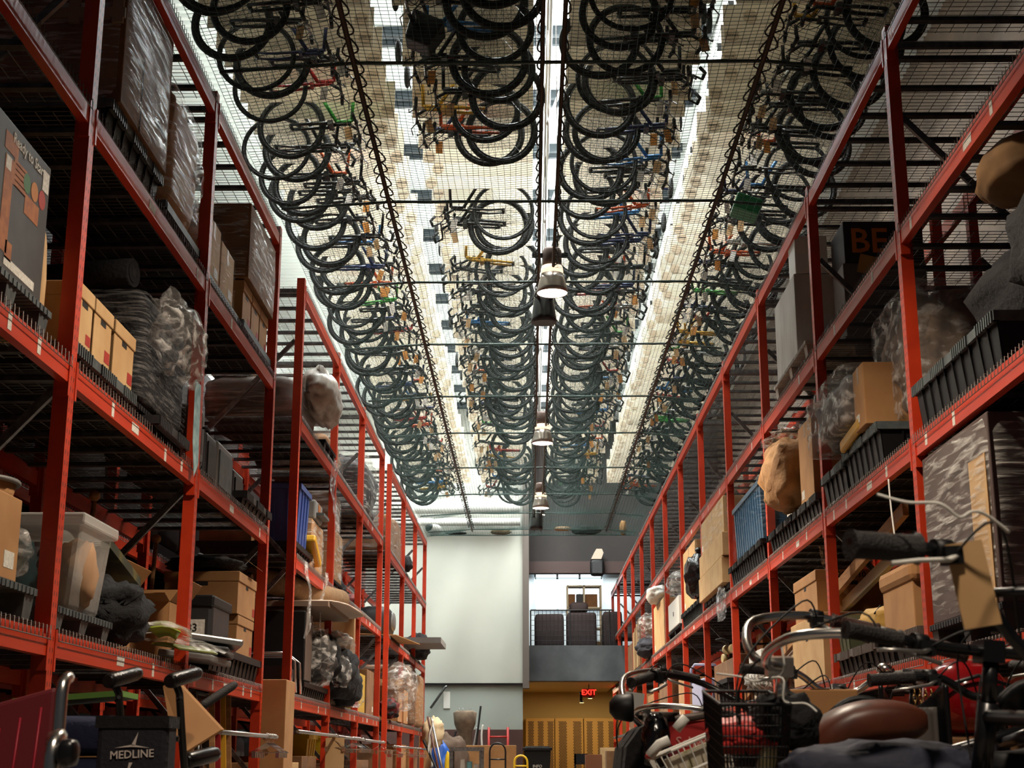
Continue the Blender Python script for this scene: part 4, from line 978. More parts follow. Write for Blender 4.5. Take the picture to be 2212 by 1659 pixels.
# --- things under the first shelf of the left racks
for a, b, h, m_, w in ((13.5, 14.6, .72, M_card3, 'pale cartons on the floor under the first bay of the middle left rack'), (14.8, 15.8, .78, M_card2, 'dark carton on the floor under the middle left rack'), (16.2, 17.2, .7, M_card2, 'brown carton on the floor under the second bay of the middle left rack'), (19.0, 20.9, .74, M_card2, 'brown carton on the floor under the third bay of the middle left rack'), (22.7, 24.6, .9, M_card2, 'brown carton on the floor under the first bay of the far left rack'), (25.3, 27.2, 1.0, M_card, 'tan carton on the floor under the second bay of the far left rack'), (27.9, 30.0, .95, M_card, 'tan carton on the floor under the last bay of the far left rack')):
    carton(w, Lr, -1, a, b, .1, .95, h, 0, m_)
for a, w in ((16.55, 'yellow plastic bin on the brown carton under the second bay, middle left rack'), (18.9, 'yellow plastic bin under the third bay of the middle left rack')):
    crate(w, Lr, -1, a, a+.7, .3, .8, .3, .72 if a < 17 else .76, mat('yellow_bin', (220, 180, 36), .4), mat('yellow_bin', (220, 180, 36), .4), False, 'storage_bin', 'bin')
# wire cage panel behind the rails
g = G()
for i in range(8): z = .55+.12*i; g.wire((LF-.06, 16.1, z), (LF-.06, 18.4, z), .003, 4)
for i in range(20): y = 16.1+.121*i; g.wire((LF-.06, y, .5), (LF-.06, y, 1.42), .003, 4)
solo('wire_grid', g, M_blk, 'black wire grid panel below the second bay of the middle left rack', 'panel')
# long cardboard box standing in the gap at the third left post
p = at(597, 1560, 11.95)
x0 = at(562, 1560, 12.1).x; x1 = at(628, 1500, 12.1).x; zt = at(600, 1468, 12.1).z
t = thing('tall_cardboard_box', 'tall flat cardboard box standing on end by the third left post', 'box', ((x0+x1)/2, 12.3, 0))
g = G(); g.bb(x0, x1-.03, 12.05, 12.5, 0, zt); ob('body', g, M_card, t, bev=.008)
g = G()
for k, zz in enumerate((zt-.46, zt-.58)): g.lathe([(.028, 0), (.02, .001), (.02, .0015), (.028, .002)], 14, MX.Translation(((x0+x1)/2-.06, 12.049, zz)) @ MX.Rotation(PI/2, 4, 'X'))
ob('stamped_mark', g, M_card2, t)
# wooden racks of boards below the second bay of the near rack
t = thing('wooden_easel', 'dark wooden easel leaning below the first shelf of the near left rack', 'frame', (LF-.2, 10.6, 0))
for a, b in (((LF-.1, 9.7, 0), (LF-.25, 10.0, 1.22)), ((LF-.1, 10.7, 0), (LF-.25, 10.55, 1.22)), ((LF-.12, 9.72, .4), (LF-.12, 10.68, .4)), ((LF-.2, 9.9, .95), (LF-.2, 10.6, .95))):
    g = G(); g.bar(a, b, .05, .035); ob('rail', g, mat('dark_wood', (60, 38, 28), .6), t)
for k, (yy, m_, w) in enumerate(((10.9, M_wood, 'bare wooden lath nearest the third left post'), (11.1, mat('red_painted_wood', (150, 30, 34), .5), 'red painted lath beside the third left post'), (11.3, mat('yellow_painted_wood', (214, 160, 40), .5), 'yellow painted lath beside the third left post'), (11.5, M_wood, 'second bare wooden lath by the third left post'))):
    g = G(); g.bar((LF-.12, yy, 0), (LF-.2, yy+.05, 1.25), .04, .02); solo('wooden_lath', g, m_, w, 'lath')
carton('tan carton behind the wooden frame under the near left rack', Lr, -1, 9.5, 11.6, .45, .95, 1.0, 0, M_card)
# ================================================================ right rack
Rr = 'R'
M_dusty = mat('dusty_board', (196, 190, 180), .75, col2=(166, 158, 148), scale=5, stretch=(1, 1, .3))
M_blue = mat('dark_teal_tote_plastic', (32, 74, 104), .35)
# third shelf
z = zdeck(2)
pallet('whitewashed slab under the two white cartons, right rack third shelf', Rr, 2, 11.3, 12.85, -.02, .9, .12, M_dusty)
carton('whitewashed carton with brown side standing on the white slab, right rack third shelf', Rr, 2, 11.75, 12.75, .0, .36, .72, .125, M_dusty, False)
carton('dark tan carton behind the whitewashed carton, right rack third shelf', Rr, 2, 11.6, 12.5, .4, .85, .66, .125, M_card2, False)
carton('grey carton at the end of the white slab, right rack third shelf', Rr, 2, 11.2, 11.6, .3, .98, .62, .125, mat('grey_card', (112, 104, 98), .8), False)
carton('dark carton printed BE in orange on top of the grey carton, right rack third shelf', Rr, 2, 11.2, 11.7, .32, .97, .36, .75, mat('black_card', (40, 34, 32), .7), False, None, 'printed_carton', None, 'box', ('BE', .30, .5, -.12, mat('orange_print_dim', (214, 120, 40), .7)))
g = G(); g.box((RF+.5, 11.17, z+.72), (.16, .003, .16), rot('Y', 14)); solo('paper_tag', g, mat('amber_paper', (200, 152, 84), .8), 'amber paper tag on the front of the grey carton, right rack', 'tag')
carton('small white box on top of the whitewashed carton, right rack third shelf', Rr, 2, 11.75, 12.05, .02, .3, .34, .85, M_white, False)
# second shelf
z = zdeck(1)
crate('black tub with grey rim on the near second shelf of the right rack', Rr, 1, 6.75, 8.28, .0, .98, .26, rim=M_rim)
bag('black_bin_bag', 'black bin bag heaped in the near black tub, right rack second shelf', 'bag', (RF+.55, 7.35, z+.52), (.8, 1.1, .58), M_black_cloth, 6, .12)
bag('black_bin_bag', 'second black bin bag leaning on the first in the near tub, right rack', 'bag', (RF+.5, 6.6, z+.6), (.8, .9, .7), M_black_cloth, 16, .1)
bag('tan_cushion', 'tan cushion on top of the black bin bags at the right edge', 'cushion', (RF+.3, 6.9, z+1.06), (.5, .7, .3), mat('tan_cushion_cloth', (132, 98, 58), .85, col2=(112, 82, 48), scale=7), 3, .05)
crate('black crate with grey ribbed rim beside the first right post, second shelf', Rr, 1, 9.1, 10.15, -.02, .95, .25)
crate('black crate with grey ribbed rim, second past the first right post, second shelf', Rr, 1, 10.17, 10.98, -.02, .95, .22)
t = load('clothes heaped in a clear bag beside the first right post, second shelf', Rr, 1, 8.75, 9.8, .15, .88, .85, .27, mat('mixed_cloth', (150, 128, 108), .85, col2=(92, 78, 70), scale=7), M_poly, 17, 3.2, .09, name='bag_of_clothes', cat='bag')
t = load('clear film wrapped pile spilling over the aisle past the first right post', Rr, 1, 9.5, 10.8, -.14, .6, .42, .34, mat('grey_mixed_goods', (120, 110, 104), .7, col2=(70, 64, 62), scale=6), M_poly, 18, 3, .1)
carton('tan carton strapped inside the film pile, right rack second shelf', Rr, 1, 9.25, 9.55, -.06, .4, .42, .27, M_card, True)
g = G(); g.box((RF-.04, 9.75, z+.30), (.05, .62, .09), rot('X', -4)); solo('yellow_strip', g, mat('yellow_plastic', (210, 160, 30), .4), 'yellow plastic strip sticking out of the film pile above the black crates', 'strip', bev=.02)
crate('black ribbed crate under the brown paper bag, right rack second shelf', Rr, 1, 11.15, 12.2, -.02, .95, .16, rim=M_dgrey)
crate('black crate past the brown paper bag with uneven rim, right rack second shelf', Rr, 1, 12.25, 13.55, -.02, .95, .17, rim=M_blk)
t = bag('paper_bag', 'large crumpled brown paper bag bulging over the aisle, right rack second shelf', 'bag', (RF+.1, 12.45, z+.53), (.62, .95, .62), M_kraft, 9, .1, 3)
g = G(); g.blob((RF+.12, 12.5, z+.86), (.6, 1.0, .14), 3, .2, 2.4, 24, 10, 5); ob('clear_film_top', g, M_poly, t)
carton('tall tan carton beside the crumpled paper bag, right rack second shelf', Rr, 1, 11.35, 11.92, -.0, .6, .66, .165, M_card, True)
g = G(); g.box((RF+.16, 13.1, z+.5), (.03, .62, .62), rot('X', 3)); solo('white_board', g, M_dusty, 'whitish board standing behind the crumpled paper bag', 'board')
crate('black crate under the teal tote, right rack second shelf', Rr, 1, 13.85, 16.2, -.03, .95, .2, rim=M_blk)
t = crate('dark teal plastic tote wrapped in film, right rack second shelf', Rr, 1, 14.1, 16.0, .0, .9, .62, .205, M_blue, mat('teal_tote_rim', (24, 58, 84), .35), False, 'storage_tote', 'tote')
x0, x1, y0, y1, z0, z1 = ext(Rr, 1, 14.1, 16.0, .0, .9, .62, .205); wrapshell(t, x0, x1, y0, y1, z0, z1, film('tote_film', (215, 220, 225), .01, .14, (2, 2, 20), 3), 5)
carton('tan carton behind the dark teal tote, right rack second shelf', Rr, 1, 15.2, 16.25, .3, .98, .86, 0.205, M_card, False) if False else None
carton('leaning pile of pale flattened cartons past the teal tote, lowest', Rr, 1, 16.6, 18.9, -.06, .9, .3, .1, M_card3, False)
carton('pale flattened carton in the middle of the leaning pile past the teal tote', Rr, 1, 16.55, 18.85, -.05, .9, .27, .41, M_card3, False)
carton('tall pale carton on top of the leaning pile past the teal tote', Rr, 1, 16.6, 18.8, -.02, .9, .42, .69, M_card3, True, M_film)
crate('black crate under the leaning pale cartons, right rack second shelf', Rr, 1, 16.5, 18.95, .02, .95, .095, rim=M_blk)
bag('black_bin_bag', 'glossy black bin bag knotted past the leaning pale cartons', 'bag', (RF+.0, 19.35, z+.5), (.4, .6, .62), mat('glossy_black_film', (22, 22, 24), .18, bump=.8, bscale=10), 5, .1, 2.2, True)
crate('black crate under the tall pale carton and black bin bag, right rack', Rr, 1, 19.12, 21.6, -.02, .95, .2, rim=M_blk)
carton('tall narrow pale carton standing past the knotted black bin bag', Rr, 1, 19.75, 21.3, .0, .8, .86, .205, M_card3, True)
carton('white carton with a dark listing label, right rack second shelf', Rr, 1, 21.95, 23.6, -.02, .8, .42, .12, M_white, False, None, print_=('IIII', .1, .5))
pallet('black pallet under the white listing carton, right rack second shelf', Rr, 1, 21.9, 23.9, .0, .95, .115, M_blk)
bag('white_bag', 'white plastic bag and grey tub on top of the listing carton', 'bag', (RF+.15, 22.7, z+.78), (.5, 1.2, .46), M_poly, 8, .14)
carton('pale upright panel carton with round white coil past the listing carton', Rr, 1, 24.6, 26.6, .0, .7, .8, 0, M_card3, True)
bag('white_bundle', 'round white bundle at the top of the pale panel carton', 'bundle', (RF+.0, 25.6, z+.94), (.4, 1.0, .3), M_white, 7, .12)
bag('dark_jacket', 'dark jacket lying at the beam edge past the pale panel carton', 'clothes', (RF+.02, 27.9, z+.18), (.5, 1.5, .36), mat('navy_black_cloth', (34, 34, 44), .85), 9, .14)
bag('white_bag', 'white film bag heaped on the dark jacket, far right rack', 'bag', (RF+.05, 28.1, z+.56), (.5, 1.6, .5), M_poly, 10, .16)
for k in range(4):
    carton(f'upright pale slab carton, {ORD[k]} of four at the far right second shelf', Rr, 1, 30.0+.5*k, 30.4+.5*k, -.02, .7, .95-.05*k, 0, M_card3 if k % 2 else M_wood, False)
carton('brown carton at the far end of the right rack, second shelf', Rr, 1, 33.0, 34.6, .05, .8, .7, 0, M_card2)
# cartons on the third shelf that show against the dark
carton('tan carton at the fourth bay of the right rack, third shelf', Rr, 1, 13.8, 13.84, .2, .9, .01, 0, M_card) if False else None
# first shelf
z = zdeck(0)
pallet('dark grey ribbed pallet under the large wrapped carton at the right edge', Rr, 0, 7.0, 8.3, .0, .98, .14, M_dgrey)
t = carton('large carton wrapped in white film at the right edge, right rack first shelf', Rr, 0, 7.05, 8.28, .02, .98, .95, .145, mat('maroon_brown_card', (84, 66, 62), .7), False)
x0, x1, y0, y1, z0, z1 = ext(Rr, 0, 7.05, 8.28, .02, .98, .95, .145)
wrapshell(t, x0, x1, y0, y1, z0, z1, M_film2, 21, .012, .02)
g = G(); g.bb(x0-.012, x0-.004, 7.1, 7.38, z0, z0+.75); ob('tan_corner_panel', g, M_card3, t)
g = G(); g.bb(x0+.45, x0+.75, y0-.028, y0-.022, z0+.06, z0+.2); ob('paper_label', g, M_rim, t)
for k, (a, b) in enumerate(((8.5, 9.2), (9.24, 9.95), (9.99, 10.9))):
    crate(f'black crate with brown grey rim on the first right shelf, {ORD[k]} past the first post', Rr, 0, a, b, .0, .95, .16, rim=mat('brown_grey_rim', (90, 80, 74), .6))
t = bag('yellow_bag', 'tan yellow zipped bag lying on the black crates, right rack first shelf', 'bag', (RF+.3, 10.12, z+.3), (.5, .8, .27), mat('tan_yellow_nylon', (190, 148, 72), .7), 4, .08, 3.4)
g = G(); g.tube([(RF+.06, 9.85, z+.36), (RF+.14, 10.0, z+.43), (RF+.3, 10.2, z+.442), (RF+.45, 10.3, z+.42)], .006, 6); ob('zip', g, M_blk, t)
crate('olive green tub beside the tan yellow bag, right rack first shelf', Rr, 0, 10.6, 10.98, .02, .7, .26, .165, mat('olive_tub', (84, 88, 66), .5), mat('olive_rim', (96, 98, 76), .5), False, 'storage_tub', 'tub')
t = carton('brown box with rounded lid and white label behind the yellow bag, right rack first shelf', Rr, 0, 8.75, 9.5, .04, .62, .3, .165, M_card, False)
g = G(); g.bb(RF+.02, RF+.64, 8.71, 9.54, z+.45, z+.58); ob('lid', g, M_card, t, bev=.04)
g = G(); g.bb(RF+.2, RF+.38, 8.705, 8.709, z+.48, z+.55); ob('white_label', g, M_stick, t)
carton('dark brown upright carton behind the timber lengths, right rack first shelf', Rr, 0, 9.58, 10.2, .62, .98, .8, .165, M_card2, False)
for k, (a, b, m_, w) in enumerate((((RF+.12, 16.3, z+.08), (RF+.2, 9.4, z+1.0), M_wood, 'long timber length sloping up past the first right posts'), ((RF+.12, 15.6, z+.06), (RF+.3, 9.9, z+.82), mat('pale_batten', (190, 176, 150), .6), 'pale batten sloping below the long timber length'), ((RF+.4, 14.5, z+.3), (RF+.8, 9.3, z+1.05), mat('yellow_timber', (196, 150, 60), .6), 'yellow timber length behind the long sloping one'))):
    g = G(); g.bar(a, b, .04, .09); solo('timber_length', g, m_, w, 'timber')
filebox('large tan file box marked 20 past the second right post, first shelf', Rr, 0, 11.35, 12.7, .0, .52, .52, 0, M_card3, None, None, False)
x0, x1, y0, y1, z0, z1 = ext(Rr, 0, 11.35, 12.7, .0, .52, .52, 0)
g = G(); g.text('20', .13, face_m((x0+.34, y0+.006, z0+.34), (1, 0, 0), (0, 0, 1))); solo('handwritten_number', g, M_ink, 'handwritten 20 on the large tan file box', 'marking')
filebox('tan file box with lid marked 20-1810 on top of the large file box, right rack', Rr, 0, 11.6, 12.6, .02, .6, .36, .523, M_card, '20-1810', None, False)
t = bag('wrapped_bundle', 'brown wrapped bundle behind the third right post, first shelf', 'bundle', on(Rr, 0, 13.3, .4, .4), (.6, .9, .4), mat('brown_mixed', (128, 92, 66), .7, col2=(80, 58, 46), scale=6), 12, .14)
bag('white_newspapers', 'heap of white newspapers between the third and fourth right posts', 'papers', on(Rr, 0, 14.6, .2, .34), (.6, 1.2, .34), mat('newsprint', (200, 194, 182), .8, col2=(120, 116, 110), scale=22, sharp=(.48, .52)), 13, .12)
carton('white polystyrene tray on the newspapers, right rack first shelf', Rr, 0, 14.4, 15.2, .0, .5, .1, .36, M_white, False)
def skateboard(label, y, d, zz, yaw):
    t = thing('skateboard', label, 'skateboard', (fx('R', d), y, zz)); R_ = rot('Z', yaw)
    P = lambda a, b, c: V((fx('R', d), y, zz))+R_ @ V((a, b, c))
    g = G(); g.sheet(lambda u, v: P((u-.5)*.8, (v-.5)*.2, .11+.05*abs(u-.5)**3*8), 14, 4); ob('deck', g, M_black_cloth, t, thick=.012)
    for s in (-1, 1):
        g = G(); g.tube([P(s*.26, -.09, .04), P(s*.26, .09, .04)], .012, 8); g.box(P(s*.26, 0, .075), (.05, .05, .07), R_); ob('truck', g, M_galv, t)
        for q in (-1, 1):
            g = G(); g.tube([P(s*.26, q*.085-.03, .04), P(s*.26, q*.085+.03, .04)], .055, 16); ob('wheel', g, mat('cream_urethane', (212, 190, 140), .5), t)
carton('dark carton stack under the skateboards, right rack first shelf', Rr, 0, 16.5, 18.9, .1, .95, .56, 0, M_card2)
skateboard('skateboard with cream wheels lying past the fourth right post', 17.0, .3, z+.6, 15)
skateboard('skateboard with cream wheels lying past the fifth right post', 18.3, .32, z+.6, 100)
carton('small tan carton between the skateboards, right rack first shelf', Rr, 0, 17.4, 17.9, .5, .9, .3, .57, M_card)
crate('dark case under the skateboards at the beam edge, right rack first shelf', Rr, 0, 16.6, 17.6, -.04, .08, .3, rim=M_blk, ribs=False)
t = thing('lavender_chair', 'pale lavender plastic folding step with bent tube handle, right rack', 'step stool', (RF+.2, 19.6, z))
g = G(); g.bb(RF-.02, RF+.3, 19.3, 20.5, z+.02, z+.44); ob('step_panel', g, mat('lavender_plastic', (176, 176, 200), .5), t, bev=.03)
g = G(); g.tube([(RF-.02, 20.5, z+.4), (RF-.02, 20.5, z+.62), (RF+.02, 20.4, z+.68), (RF+.3, 20.4, z+.68), (RF+.36, 20.4, z+.6), (RF+.36, 20.4, z+.4)], .018, 8); ob('tube_handle', g, mat('lavender_plastic', (176, 176, 200), .5), t)
for a, b, h, m_, w in ((21.9, 23.0, .6, M_card, 'tan carton past the lavender step, right rack first shelf'), (24.6, 26.4, .7, M_card2, 'brown carton at the seventh bay, right rack first shelf'), (27.3, 29.0, .6, M_card, 'tan carton at the eighth bay, right rack first shelf'), (30.0, 31.8, .7, M_card3, 'pale carton at the ninth bay, right rack first shelf'), (32.7, 34.6, .6, M_card2, 'brown carton at the tenth bay, right rack first shelf')):
    carton(w, Rr, 0, a, b, .05, .85, h, 0, m_)
# under the first shelf of the right rack: floor goods
zf = zdeck(0)
for a, b, h, m_, w, mk in ((16.6, 17.7, .86, M_card, 'tan carton on the floor under the fourth bay of the right rack', None), (19.3, 20.3, .95, M_card3, 'pale carton on the floor under the fifth bay of the right rack', None), (22.0, 23.6, .92, M_card, 'printed tan carton on the floor under the sixth bay of the right rack', ('TOMATO', .12, .6)), (24.8, 26.6, .98, M_card2, 'brown carton on the floor under the seventh bay of the right rack', None), (27.4, 29.2, 1.0, M_card, 'tan carton on the floor under the eighth bay of the right rack', None), (30.2, 32.0, 1.0, M_card3, 'pale carton on the floor under the ninth bay of the right rack', None)):
    carton(w, Rr, -1, a, b, .02, .9, h, 0, m_)
bag('paper_bag', 'tall kraft paper bag standing below the first beam at the fifth right post', 'bag', (RF-.16, 18.6, .52), (.36, .9, 1.04), M_kraft, 31, .06, 4)
bag('paper_bag', 'second kraft paper bag below the first beam past the sixth right post', 'bag', (RF-.16, 20.9, .5), (.36, 1.0, 1.0), M_kraft, 33, .06, 4)
bag('clear_bag', 'clear plastic bag of lids below the first beam, right rack', 'bag', (RF-.25, 22.6, .45), (.4, 1.1, .9), M_poly, 35, .1)
bag('blue_bag', 'blue plastic bag below the first beam at the seventh bay, right rack', 'bag', (RF-.2, 25.0, .48), (.4, 1.2, .96), mat('blue_plastic_bag', (40, 62, 120), .4), 37, .08)
bag('glossy_black_bag', 'glossy black bin bag at the fourth right post below the first beam', 'bag', (RF-.22, 15.2, .55), (.5, .9, 1.1), mat('glossy_black_film', (22, 22, 24), .18, bump=.8, bscale=10), 39, .09)
hangstrip('hanging_film', 'twist of clear film hanging from the deck past the second right post', 'film', RF+.25, 12.3, zdeck(1)-.5, zdeck(1)-.1, .12, M_poly, 4)
cord('white_strap', 'thin white strap hanging from the second beam by the first right post', [(RF-.012, 8.95, zdeck(1)-.16), (RF-.02, 8.9, zdeck(1)-.35), (RF-.03, 8.8, zdeck(1)-.62)], .006, M_white, 'strap')
bag('film_scrap', 'scrap of clear film caught on the second beam past the third right post', 'film', (RF-.03, 17.0, zdeck(1)-.1), (.06, .7, .42), M_poly, 44, .2)
# ================================================================ bicycles parked at the right
M_bgrip = mat('brown_rubber_grip', (72, 46, 40), .6, bump=.5, bscale=160)
def bicycle(label, P, head, bar, frame, wheelR=.33, lean=0, grip=None, barm=None, sad=None, saddle_h=.93, basket=None, bell=False, levers=True, tyre_w=.022, step=False, gr=1.0, levm=None):
    """stands on the floor; P is where the handlebar is clamped, head the compass of travel in degrees (0 = +x, 90 = +y)"""
    H = P.z/math.cos(math.radians(lean)); cx = .78
    t = thing('bicycle', label, 'bicycle', (0, 0, 0))
    R_ = MX.Rotation(math.radians(head), 4, 'Z') @ MX.Rotation(math.radians(lean), 4, 'X')
    off = V((P.x, P.y, 0))-(R_ @ V((cx, 0, H))).xy.to_3d()
    t.location = off; t.rotation_euler = (math.radians(lean), 0, math.radians(head)); t.rotation_mode = 'XYZ'
    r = wheelR; hub = r+tyre_w; grip = grip or M_grip; barm = barm or M_blk2; sad = sad or M_blk
    def part(n, g, m, p=t): return ob(n, g, m, p, local=True)
    for n, x in (('rear_wheel', 0), ('front_wheel', 1.02)):
        g = G(); rr = r-tyre_w*.6
        g.tube([(x+rr*math.cos(2*PI*i/36), 0, hub+rr*math.sin(2*PI*i/36)) for i in range(36)], .011, 6, True); g.tube([(x, -.05, hub), (x, .05, hub)], .02, 8)
        for i in range(28):
            a = 2*PI*i/28; b = a+(.4 if i % 4 < 2 else -.4); g.wire((x+.02*math.cos(b), (.03 if i % 2 else -.03), hub+.02*math.sin(b)), (x+rr*math.cos(a), 0, hub+rr*math.sin(a)), .0013)
        w = part(n, g, M_alu)
        g = G(); g.tube([(x+r*math.cos(2*PI*i/44), 0, hub+r*math.sin(2*PI*i/44)) for i in range(44)], tyre_w, 8, True); part('tyre', g, M_rub, w)
    hz = min(H-.1, .95); ht = V((.79, 0, hz)); hb = V((.83, 0, hz-.15)); bb = V((.42, 0, hub-.06)); st = V((.26, 0, .56 if step else min(saddle_h-.12, .82)))
    g = G()
    for p, q, rad in ((st, (hb-V((0, 0, .02))) if step else ht-V((0, 0, .03)), .016), (bb, hb, .019), (bb, st, .016), (ht, hb, .021), ((0, .055, hub), bb, .01), ((0, -.055, hub), bb, .01), ((0, .055, hub), st, .008), ((0, -.055, hub), st, .008)): g.tube([p, q], rad, 10)
    part('frame', g, frame)
    g = G()
    for s in (-1, 1): g.tube([hb+V((.0, s*.05, -.03)), (.95, s*.055, hub+.15), (1.02, s*.055, hub)], [.014, .013, .01], 8)
    g.box(hb+V((.0, 0, -.025)), (.05, .14, .035)); part('fork', g, frame)
    g = G(); c = V((cx, 0, H)); g.tube([ht, (cx+.0, 0, H-.02)], .016, 10); g.box((cx+.01, 0, H), (.06, .045, .045)); part('stem', g, barm)
    if bar == 'cruiser': pts = [(0, 0, 0), (.05, .06, .01), (.06, .14, .05), (.02, .25, .09), (-.10, .31, .10), (-.18, .33, .09), (-.32, .345, .06)]
    elif bar == 'bmx': pts = [(0, 0, 0), (0, .07, .0), (.01, .16, .15), (.0, .21, .18), (-.03, .36, .19)]
    elif bar == 'riser': pts = [(0, 0, 0), (.0, .06, .0), (-.01, .13, .05), (-.03, .19, .06), (-.07, .33, .06)]
    else: pts = [(0, 0, 0), (0, .1, .0), (-.02, .2, .005), (-.05, .32, .01)]
    B = [c+V(p) for p in pts]; L = [V((p.x, -p.y, p.z)) for p in B]
    g = G(); g.tube(smooth(list(reversed(L))[:-1]+B, 4), .0115, 10); hbar = part('handlebar', g, barm)
    if bar == 'bmx':
        g = G(); k = .7; q = B[1].lerp(B[2], k); g.tube([q, V((q.x, -q.y, q.z))], .008, 8); part('crossbar', g, barm, hbar)
    for s in (1, -1):
        e = V((B[-1].x, s*B[-1].y, B[-1].z)); f = V((B[-2].x, s*B[-2].y, B[-2].z)); u = (e-f).normalized(); gl = .125
        g = G(); g.tube([e-u*gl, e-u*gl*.98, e-u*gl*.5, e-u*.012, e], [q*gr for q in (.02, .0165, .0165, .0165, .019)], 12); part('grip', g, grip, hbar)
        if levers:
            k = e-u*(gl+.05); side = V((0, 0, -1)); w = u.cross(V((0, 0, 1))).normalized()*(-s)
            g = G(); g.tube([k-u*.012, k+u*.02], .019, 10); g.box(k+w*.02+V((0, 0, -.012)), (.03, .03, .03)); part('lever_clamp', g, M_blk, hbar)
            g = G(); g.tube([k+w*.03+V((0, 0, -.015)), k+w*.055+u*.03+V((0, 0, -.025)), k+w*.06+u*.09+V((0, 0, -.03)), k+w*.045+u*.13+V((0, 0, -.035))], [.007, .008, .007, .008], 6, flat=.6); part('brake_lever', g, levm or M_alu, hbar)
            g = G(); g.tube(smooth([k+w*.03+V((0, 0, -.01)), k-u*.06+w*.08+V((0, 0, .03)), c+V((.1, s*.03, -.02)), hb+V((.03, 0, .0))], 6), .0025, 5, cap=False); part('brake_cable', g, M_rub, hbar)
    if bell:
        g = G(); g.lathe([(.0, .03), (.016, .028), (.026, .016), (.028, 0)], 14, MX.Translation(B[2]+V((-.02, -2*B[2].y-.02, .015)))); part('bell', g, M_chrome, hbar)
    g = G(); g.tube([st, (.235, 0, saddle_h-.04)], .0135, 10); sp = part('seat_post', g, M_alu)
    s_ = G()
    if sad is M_brown: s_.blob((.20, 0, saddle_h), (.33, .2, .12), 3, .015, 2.6, 28, 16, 2); s_.v = [(x, y, z-1.6*max(0, .24-x)**2) for x, y, z in s_.v]; part('saddle', s_, sad)
    else:
        s_.sheet(lambda u, v: (.235-.13+.27*u, (v-.5)*(.2-.16*min(1, u*1.5)+.0), saddle_h-.01-.05*(abs(v-.5)*2)**2.2+.012*math.cos(u*5)), 14, 10); o = part('saddle', s_, sad); mo = o.modifiers.new('t', 'SOLIDIFY'); mo.thickness = .02
    g = G(); g.tube([(.42, -.06, hub-.06), (.42, .06, hub-.06)], .02, 10); g.lathe([(.09, .0), (.09, .004)], 24, MX.Translation((.42, -.05, hub-.06)) @ MX.Rotation(PI/2, 4, 'X')); g.bar((.42, -.065, hub-.06), (.44, -.07, hub-.22), .012, .02); g.bar((.42, .065, hub-.06), (.40, .07, hub+.1), .012, .02); part('crankset', g, M_galv)
    for y, x, zz in ((-.11, .44, hub-.22), (.11, .40, hub+.1)): g = G(); g.box((x, y, zz), (.09, .07, .02)); part('pedal', g, M_blk)
    if basket:
        bx, by0, bz, bw, bd, bh = basket; g = G()
        def ringp(k): z_ = bz-bh+bh*k; e = 1-.18*(1-k); return [(bx-bd/2*e, -bw/2*e, z_), (bx+bd/2*e, -bw/2*e, z_), (bx+bd/2*e, bw/2*e, z_), (bx-bd/2*e, bw/2*e, z_)]
        for k in range(12):
            a = ringp(k/11)
            for i in range(4): g.wire(a[i], a[(i+1) % 4], 0.0015 if 0 < k < 11 else .004, 4)
        a, b = ringp(0), ringp(1)
        for i in range(4):
            for q in range(18):
                k = q/18; p0 = V(a[i]).lerp(V(a[(i+1) % 4]), k); p1 = V(b[i]).lerp(V(b[(i+1) % 4]), k); g.wire(p0, p1, .0016, 4)
        for q in range(14): g.wire(V(a[0]).lerp(V(a[1]), q/14), V(a[3]).lerp(V(a[2]), q/14), .0016, 4)
        part('wire_basket', g, M_blk2)
    return t
def pt(px, py, Y): return at(px, py, Y)
M_cream = mat('cream_frame_paint', (206, 198, 160), .35); M_bk = M_blk2; M_bl = mat('blue_black_frame', (26, 30, 40), .3)
P = pt(2290, 1215, 2.42); bicycle('black bicycle nearest the camera with high rising bars, cut by the right edge', P-V((0, 0, .15)), 96, 'bmx', M_bk, lean=-3, gr=1.4, levm=M_white)
P2 = pt(2140, 1408, 3.0); bicycle('black bicycle with flat handlebar second from the camera at the right edge', P2, 96, 'flat', M_bk, lean=5)
P3 = pt(1692, 1440, 3.45); bicycle('cream cruiser bicycle with chrome swept handlebar, brown grips and black mesh basket', P3, 182, 'cruiser', M_cream, lean=-9, grip=M_bgrip, barm=M_chrome, basket=(.87, 0, P3.z-.06, .26, .16, .26), tyre_w=.026, step=True, saddle_h=.8)
P5 = pt(1812, 1492, 5.0); bicycle('bicycle with plain chrome riser handlebar and bell behind the cream cruiser', P5, 84, 'riser', M_bl, lean=2, barm=M_chrome, bell=True)
P6 = pt(1392, 1540, 5.9); bicycle('bicycle with chrome handlebar and lamp furthest along the right side', P6, 190, 'cruiser', M_bl, lean=-16, barm=M_chrome)
P7 = pt(1640, 1540, 5.1); bicycle('bicycle with black foam grips pointing at the aisle, behind the mesh basket', P7, 62, 'cruiser', M_bk, lean=6, saddle_h=.74, step=True)
P4 = pt(1897, 1568, 3.9); sx = .235-.01
bicycle('bicycle with rounded brown leather saddle at the lower right', V((P4.x+.55, P4.y+.05, 1.0)), 2, 'flat', M_bk, sad=M_brown, saddle_h=P4.z+.01)
P8 = pt(2150, 1500, 4.0); bicycle('dark bicycle standing between the brown saddle and the right edge', P8, 80, 'riser', M_bl, lean=-4)
P9 = pt(1975, 1478, 5.3); bicycle('black bicycle with ridged grips beside the red helmet', P9, 140, 'flat', M_bk, lean=3)
